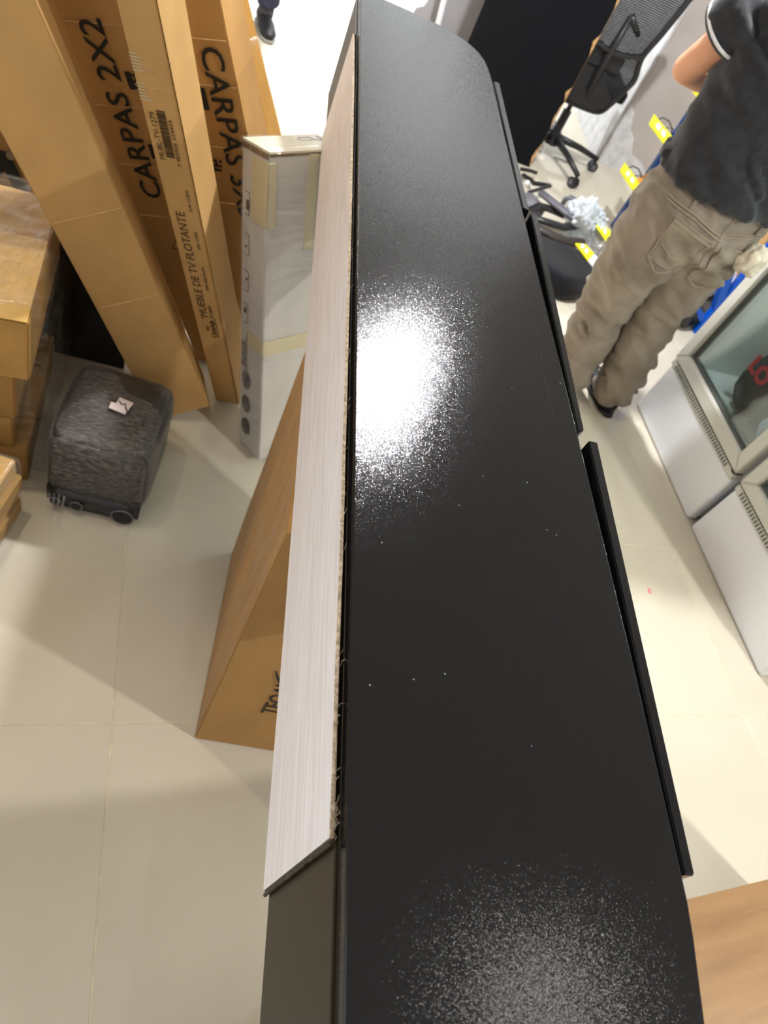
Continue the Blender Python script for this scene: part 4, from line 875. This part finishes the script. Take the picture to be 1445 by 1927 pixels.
def person(J, label, name_shirt, shirt_m, pants_m, root, cuffs=.085, detail=True, hair=True, shirt_lab=None):
    e = empty('person', root); tag(e, label, 'person'); I = e.matrix_world.inverted()
    V = {k: I @ Vector(v) for k, v in J.items()}
    # body: one continuous surface
    bm = bmesh.new()
    pel, che, nk, hd = V['pelvis'], V['chest'], V['neck'], V['head']
    limb(bm, [pel + Vector((0, 0, -.06)), pel, (pel + che) / 2, che, che + (nk - che) * .55, nk + Vector((0, 0, -.03))], [(.15, .10), (.155, .10), (.135, .09), (.165, .105), (.13, .085), (.06, .06)])
    limb(bm, [nk - Vector((0, 0, .05)), nk, hd - Vector((0, 0, .06))], [.058, .054, .055])
    f = Vector(J['face']).normalized(); s = Vector((f.y, -f.x, 0)).normalized()
    ball(bm, hd, (.078, .095, .112)); ball(bm, hd + f * .02 - Vector((0, 0, .055)), (.058, .070, .058))
    limb(bm, [hd + f * .088 + Vector((0, 0, .015)), hd + f * .104 - Vector((0, 0, .015)), hd + f * .090 - Vector((0, 0, .032))], [.007, .012, .010], 8)
    ball(bm, hd + f * .088 - Vector((0, 0, .056)), (.022, .010, .006)); ball(bm, hd + f * .088 - Vector((0, 0, .066)), (.019, .010, .006))
    for q in (-1, 1): ball(bm, hd + s * q * .080 - Vector((0, 0, .01)), (.010, .018, .030))
    for q in 'LR':
        limb(bm, [V['hip' + q], V['hip' + q] * .5 + V['knee' + q] * .5, V['knee' + q], V['knee' + q] * .6 + V['ank' + q] * .4, V['ank' + q]], [.085, .072, .056, .055, .038])
        fd = Vector(J['foot' + q]).normalized()
        limb(bm, [V['ank' + q] + Vector((0, 0, .01)), V['ank' + q] - Vector((0, 0, .045)) - fd * .02, V['ank' + q] - Vector((0, 0, .055)) + fd * .06, V['ank' + q] - Vector((0, 0, .060)) + fd * .12], [.034, (.030, .034), (.034, .018), (.026, .010)])
        sh, el, wr = V['sho' + q], V['elb' + q], V['wri' + q]
        limb(bm, [che + Vector((0, 0, .08)) * .9, sh, (sh + el) / 2, el * .8 + sh * .2, el, el * .7 + wr * .3, el * .35 + wr * .65, wr], [.06, .054, .046, .042, .041, .043, .034, .026])
        hand(bm, wr, (wr - el), 1 if q == 'L' else -1, (0, 0, -1), .45)
    body = fuse(bm, 'body', M_skin, e, .0085 if detail else .011, 3); tag(body, 'warm light brown skin')
    for q in (-1, 1):
        bm = bmesh.new(); bmesh.ops.create_uvsphere(bm, u_segments=14, v_segments=10, radius=.012, matrix=Matrix.Translation(hd + f * .079 + s * q * .032 + Vector((0, 0, .012)))); obj('eye', bm, M_eye, e, True)
    bm = bmesh.new(); ball(bm, hd + Vector((0, 0, .022)) - f * .016, (.086, .098, .106)); ball(bm, hd - f * .035 - Vector((0, 0, .02)), (.076, .066, .08)); fuse(bm, 'hair', M_hair, e, .01, 2, .004, (40, 40, 40))
    return e, V, I
J1 = dict(pelvis=(1.315, 2.005, .93), chest=(1.305, 2.01, 1.25), neck=(1.32, 2.04, 1.46), head=(1.33, 2.10, 1.60), face=(0, 1, -.25),
          hipL=(1.225, 2.00, .88), hipR=(1.405, 2.01, .87), kneeL=(1.305, 2.13, .48), kneeR=(1.500, 2.115, .48), ankL=(1.385, 2.17, .085), ankR=(1.575, 2.12, .085),
          footL=(-.05, 1, 0), footR=(-.12, 1, 0), shoL=(1.125, 1.985, 1.385), elbL=(1.088, 2.13, 1.135), wriL=(1.34, 2.30, 1.10), shoR=(1.49, 2.02, 1.375), elbR=(1.56, 2.12, 1.10), wriR=(1.42, 2.33, 1.14))
man, V, I = person(J1, 'man seen from behind in charcoal polo and faded taupe jeans, reaching towards the blue rack', 'polo', M_shirt, M_jeans, (1.45, 2.05, 0))
# trousers
def vv(x, y, z): return I @ Vector((x, y, z))
bm = bmesh.new()
limb(bm, [vv(1.315, 1.995, .985), vv(1.315, 1.99, .93), vv(1.312, 1.985, .86), vv(1.315, 1.99, .78), vv(1.32, 2.0, .73)], [(.180, .118), (.190, .125), (.200, .135), (.195, .125), (.15, .09)], 28)
limb(bm, [vv(1.232, 1.995, .86), vv(1.240, 2.0, .74), vv(1.265, 2.04, .62), vv(1.295, 2.10, .48), vv(1.335, 2.13, .34), vv(1.370, 2.15, .20), vv(1.392, 2.155, .10), vv(1.400, 2.158, .045)], [(.112, .12), (.112, .115), (.098, .10), (.086, .088), (.080, .085), (.076, .085), (.074, .085), (.072, .084)], 24)
limb(bm, [vv(1.40, 2.0, .86), vv(1.410, 2.0, .74), vv(1.440, 2.04, .62), vv(1.488, 2.09, .48), vv(1.520, 2.10, .34), vv(1.552, 2.11, .22), vv(1.572, 2.115, .12), vv(1.580, 2.118, .06)], [(.112, .12), (.112, .115), (.098, .10), (.086, .088), (.080, .085), (.080, .088), (.078, .086), (.074, .084)], 24)
tr_ = fuse(bm, 'trousers', M_jeans, man, .008, 2, .018, (6, 6, 11), 4); tag(tr_, 'faded taupe jeans with tan stitching')
# shirt with folds, hem and sleeves
bm = bmesh.new()
limb(bm, [vv(1.318, 1.99, .945), vv(1.318, 1.99, .99), vv(1.312, 1.99, 1.06), vv(1.302, 1.995, 1.16), vv(1.30, 2.0, 1.26), vv(1.305, 2.02, 1.37), vv(1.318, 2.035, 1.44), vv(1.322, 2.04, 1.47)],
     [(.212, .150), (.212, .148), (.204, .140), (.196, .135), (.198, .132), (.180, .115), (.09, .075), (.062, .062)], 30)
limb(bm, [vv(1.22, 2.0, 1.36), vv(1.135, 1.985, 1.375), vv(1.100, 2.025, 1.315), vv(1.088, 2.055, 1.262)], [.09, .078, .070, .068], 20)
limb(bm, [vv(1.40, 2.02, 1.36), vv(1.49, 2.02, 1.365), vv(1.525, 2.05, 1.28), vv(1.540, 2.08, 1.21)], [.09, .078, .070, .068], 20)
sh_ = fuse(bm, 'shirt', M_shirt, man, .009, 3, .017, (4.5, 4.5, 9), 11); tag(sh_, 'charcoal polo shirt with white-tipped sleeve cuffs')
def band(c, ax, r, th, m, name, wid, par):
    c = Vector(c); ax = Vector(ax).normalized(); X = Vector((0, 0, 1)); a = (X - ax * X.dot(ax)).normalized(); b = ax.cross(a); bm = bmesh.new(); n = 28; R_ = []
    for k in range(n):
        d = a * math.cos(2 * PI * k / n) + b * math.sin(2 * PI * k / n)
        R_.append([bm.verts.new(c + d * (r + th) + ax * wid / 2), bm.verts.new(c + d * (r + th) - ax * wid / 2), bm.verts.new(c + d * (r - th) - ax * wid / 2), bm.verts.new(c + d * (r - th) + ax * wid / 2)])
    for k in range(n):
        A_, B_ = R_[k], R_[(k + 1) % n]
        for q in range(4): bm.faces.new((A_[q], A_[(q + 1) % 4], B_[(q + 1) % 4], B_[q]))
    bmesh.ops.recalc_face_normals(bm, faces=bm.faces); return obj(name, bm, m, par, True)
axL = Vector((1.088 - 1.100, 2.055 - 2.025, 1.262 - 1.315))
band(vv(1.0885, 2.0535, 1.264), axL, .0740, .005, M_shirt, 'sleeve_cuff', .024, sh_)
tag(band(vv(1.0885, 2.0535, 1.264), axL, .0775, .0040, M_whitep, 'cuff_stripe', .008, sh_), 'white stripe')
tag(band(vv(1.0872, 2.0573, 1.2620), axL, .0745, .005, mat('grey_knit', (.12, .125, .14), .9, .2), 'cuff_edge', .006, sh_))
# pockets, yoke and belt-line stitching laid on the trousers
bvh = BVHTree.FromPolygons([v.co for v in tr_.data.vertices], [p.vertices for p in tr_.data.polygons])
def onto(x, z, off=.0025):
    q = vv(x, 1.5, z); h = bvh.ray_cast(q, Vector((0, 1, 0)))
    return (h[0] - Vector((0, off, 0))) if h[0] is not None else vv(x, 1.88, z)
def patch(poly, m, name, par, off=.004, n=12):
    """grid patch shrink-laid onto the trousers inside a 4-corner outline (x, z)"""
    bm = bmesh.new(); g = []
    a, b, c, d = [Vector(p) for p in poly]
    for i in range(n + 1):
        row = []
        for j in range(n + 1):
            u, v = i / n, j / n; p = (a * (1 - u) + b * u) * (1 - v) + (d * (1 - u) + c * u) * v
            row.append(bm.verts.new(onto(p.x, p.y, off)))
        g.append(row)
    for i in range(n):
        for j in range(n): bm.faces.new((g[i][j], g[i + 1][j], g[i + 1][j + 1], g[i][j + 1]))
    bmesh.ops.recalc_face_normals(bm, faces=bm.faces); return obj(name, bm, m, par, True)
def stitch(pts, par, r=.0013):
    P = []
    for a, b in zip(pts, pts[1:]):
        for k in range(8): P.append(onto(a[0] + (b[0] - a[0]) * k / 8, a[1] + (b[1] - a[1]) * k / 8, .006))
    P.append(onto(*pts[-1], .006)); bm = bmesh.new(); tube(bm, P, r, 5); return obj('stitching', bm, M_thread, par)
pk = patch([(1.185, .735), (1.285, .715), (1.305, .855), (1.175, .875)], M_pocket, 'back_pocket', tr_)
stitch([(1.185, .740), (1.235, .700), (1.285, .718), (1.305, .855), (1.175, .875), (1.185, .740)], tr_)
stitch([(1.178, .862), (1.303, .842)], tr_); stitch([(1.188, .79), (1.24, .765), (1.295, .775)], tr_)
pk = patch([(1.365, .700), (1.460, .705), (1.465, .845), (1.350, .848)], M_pocket, 'back_pocket', tr_)
stitch([(1.365, .705), (1.41, .685), (1.46, .708), (1.465, .845), (1.35, .848), (1.365, .705)], tr_)
stitch([(1.14, .905), (1.22, .90), (1.32, .875), (1.42, .895), (1.49, .905)], tr_); stitch([(1.325, .93), (1.328, .84), (1.33, .74), (1.33, .69)], tr_, .0016)
stitch([(1.14, .895), (1.22, .89), (1.32, .865), (1.42, .885), (1.49, .895)], tr_)
for x in (1.20, 1.44):
    bm = bmesh.new(); bx(bm, (-.006, -.004, -.025), (.006, .002, .025), .001, 1, Matrix.Translation(onto(x, .925, .003))); obj('belt_loop', bm, M_jeans, tr_)
# shoes
def shoe(ank, fd, par, sock=True):
    fd = Vector(fd).normalized(); a = Vector(ank); bm = bmesh.new(); s = Vector((fd.y, -fd.x, 0))
    base = Vector((a.x, a.y, 0))
    limb(bm, [base - fd * .085 + Vector((0, 0, .045)), base - fd * .06 + Vector((0, 0, .045)), base + Vector((0, 0, .042)), base + fd * .08 + Vector((0, 0, .036)), base + fd * .16 + Vector((0, 0, .031)), base + fd * .20 + Vector((0, 0, .028))], [(.012, .02), (.036, .040), (.040, .038), (.046, .032), (.042, .024), (.018, .014)], 18)
    sh = fuse(bm, 'shoe', M_shoe, par, .006, 2)
    bm = bmesh.new(); limb(bm, [base - fd * .09 + Vector((0, 0, .010)), base - fd * .06 + Vector((0, 0, .009)), base + fd * .08 + Vector((0, 0, .009)), base + fd * .16 + Vector((0, 0, .009)), base + fd * .205 + Vector((0, 0, .009))], [(.018, .009), (.038, .009), (.049, .009), (.044, .009), (.02, .008)], 18)
    obj('sole', bm, M_shoe if sock else M_rubber, sh, True)
    bm = bmesh.new(); limb(bm, [base + Vector((0, 0, .06)), base + Vector((0, 0, .12))], [.042, .041], 16); obj('sock', bm, M_sock, sh, True)
for q in 'LR': shoe(V['ank' + q], J1['foot' + q], man)
p = onto(1.478, .835, .03); o = crumple((0, 0, 0), (.038, .028, .048), M_cloth, 'rag', 'crumpled cream rag hanging from the man\'s right back pocket', 'rag', 41, .35, Matrix.Translation(man.matrix_world @ p - Vector((0, 0, .045))), 3, .12)
# second person far back, only a leg in view
J2 = dict(pelvis=(-.13, 4.50, .93), chest=(-.13, 4.50, 1.25), neck=(-.13, 4.48, 1.46), head=(-.13, 4.46, 1.60), face=(.6, -.8, -.2),
          hipL=(-.045, 4.46, .88), hipR=(-.215, 4.54, .88), kneeL=(-.04, 4.43, .48), kneeR=(-.24, 4.52, .48), ankL=(-.035, 4.46, .085), ankR=(-.25, 4.56, .085),
          footL=(.25, -1, 0), footR=(-.2, -1, 0), shoL=(.045, 4.46, 1.38), elbL=(.10, 4.42, 1.12), wriL=(.0, 4.24, 1.08), shoR=(-.30, 4.54, 1.38), elbR=(-.36, 4.48, 1.12), wriR=(-.26, 4.28, 1.08))
p2, V2, I = person(J2, 'person in dark blue jeans standing at the back behind the leaning cartons', 'shirt', M_shirt, M_jeans2, (-.13, 4.5, 0), detail=False)
bm = bmesh.new()
limb(bm, [vv(-.13, 4.5, .97), vv(-.13, 4.5, .86), vv(-.13, 4.5, .78)], [(.17, .12), (.185, .13), (.16, .10)])
limb(bm, [vv(-.045, 4.46, .86), vv(-.042, 4.445, .66), vv(-.04, 4.43, .48), vv(-.036, 4.45, .28), vv(-.035, 4.46, .11)], [.10, .085, .07, .062, .058])
limb(bm, [vv(-.215, 4.54, .86), vv(-.23, 4.53, .66), vv(-.24, 4.52, .48), vv(-.245, 4.54, .28), vv(-.25, 4.56, .11)], [.10, .085, .07, .062, .058])
fuse(bm, 'trousers', M_jeans2, p2, .012, 3, .005, (9, 9, 13), 8)
bm = bmesh.new()
limb(bm, [vv(-.13, 4.5, .90), vv(-.13, 4.5, 1.1), vv(-.13, 4.5, 1.3), vv(-.13, 4.49, 1.40), vv(-.13, 4.48, 1.47)], [(.185, .14), (.18, .13), (.19, .13), (.14, .10), (.062, .062)])
limb(bm, [vv(-.02, 4.48, 1.36), vv(.045, 4.46, 1.38), vv(.09, 4.43, 1.2)], [.08, .07, .062]); limb(bm, [vv(-.24, 4.52, 1.36), vv(-.30, 4.54, 1.38), vv(-.35, 4.49, 1.2)], [.08, .07, .062])
fuse(bm, 'shirt', mat('blue_shirt', (.10, .14, .25), .9, .1, noise_amt=.1), p2, .012, 3, .006, (6, 6, 10), 3)
for q in 'LR': shoe(V2['ank' + q], J2['foot' + q], p2, False)
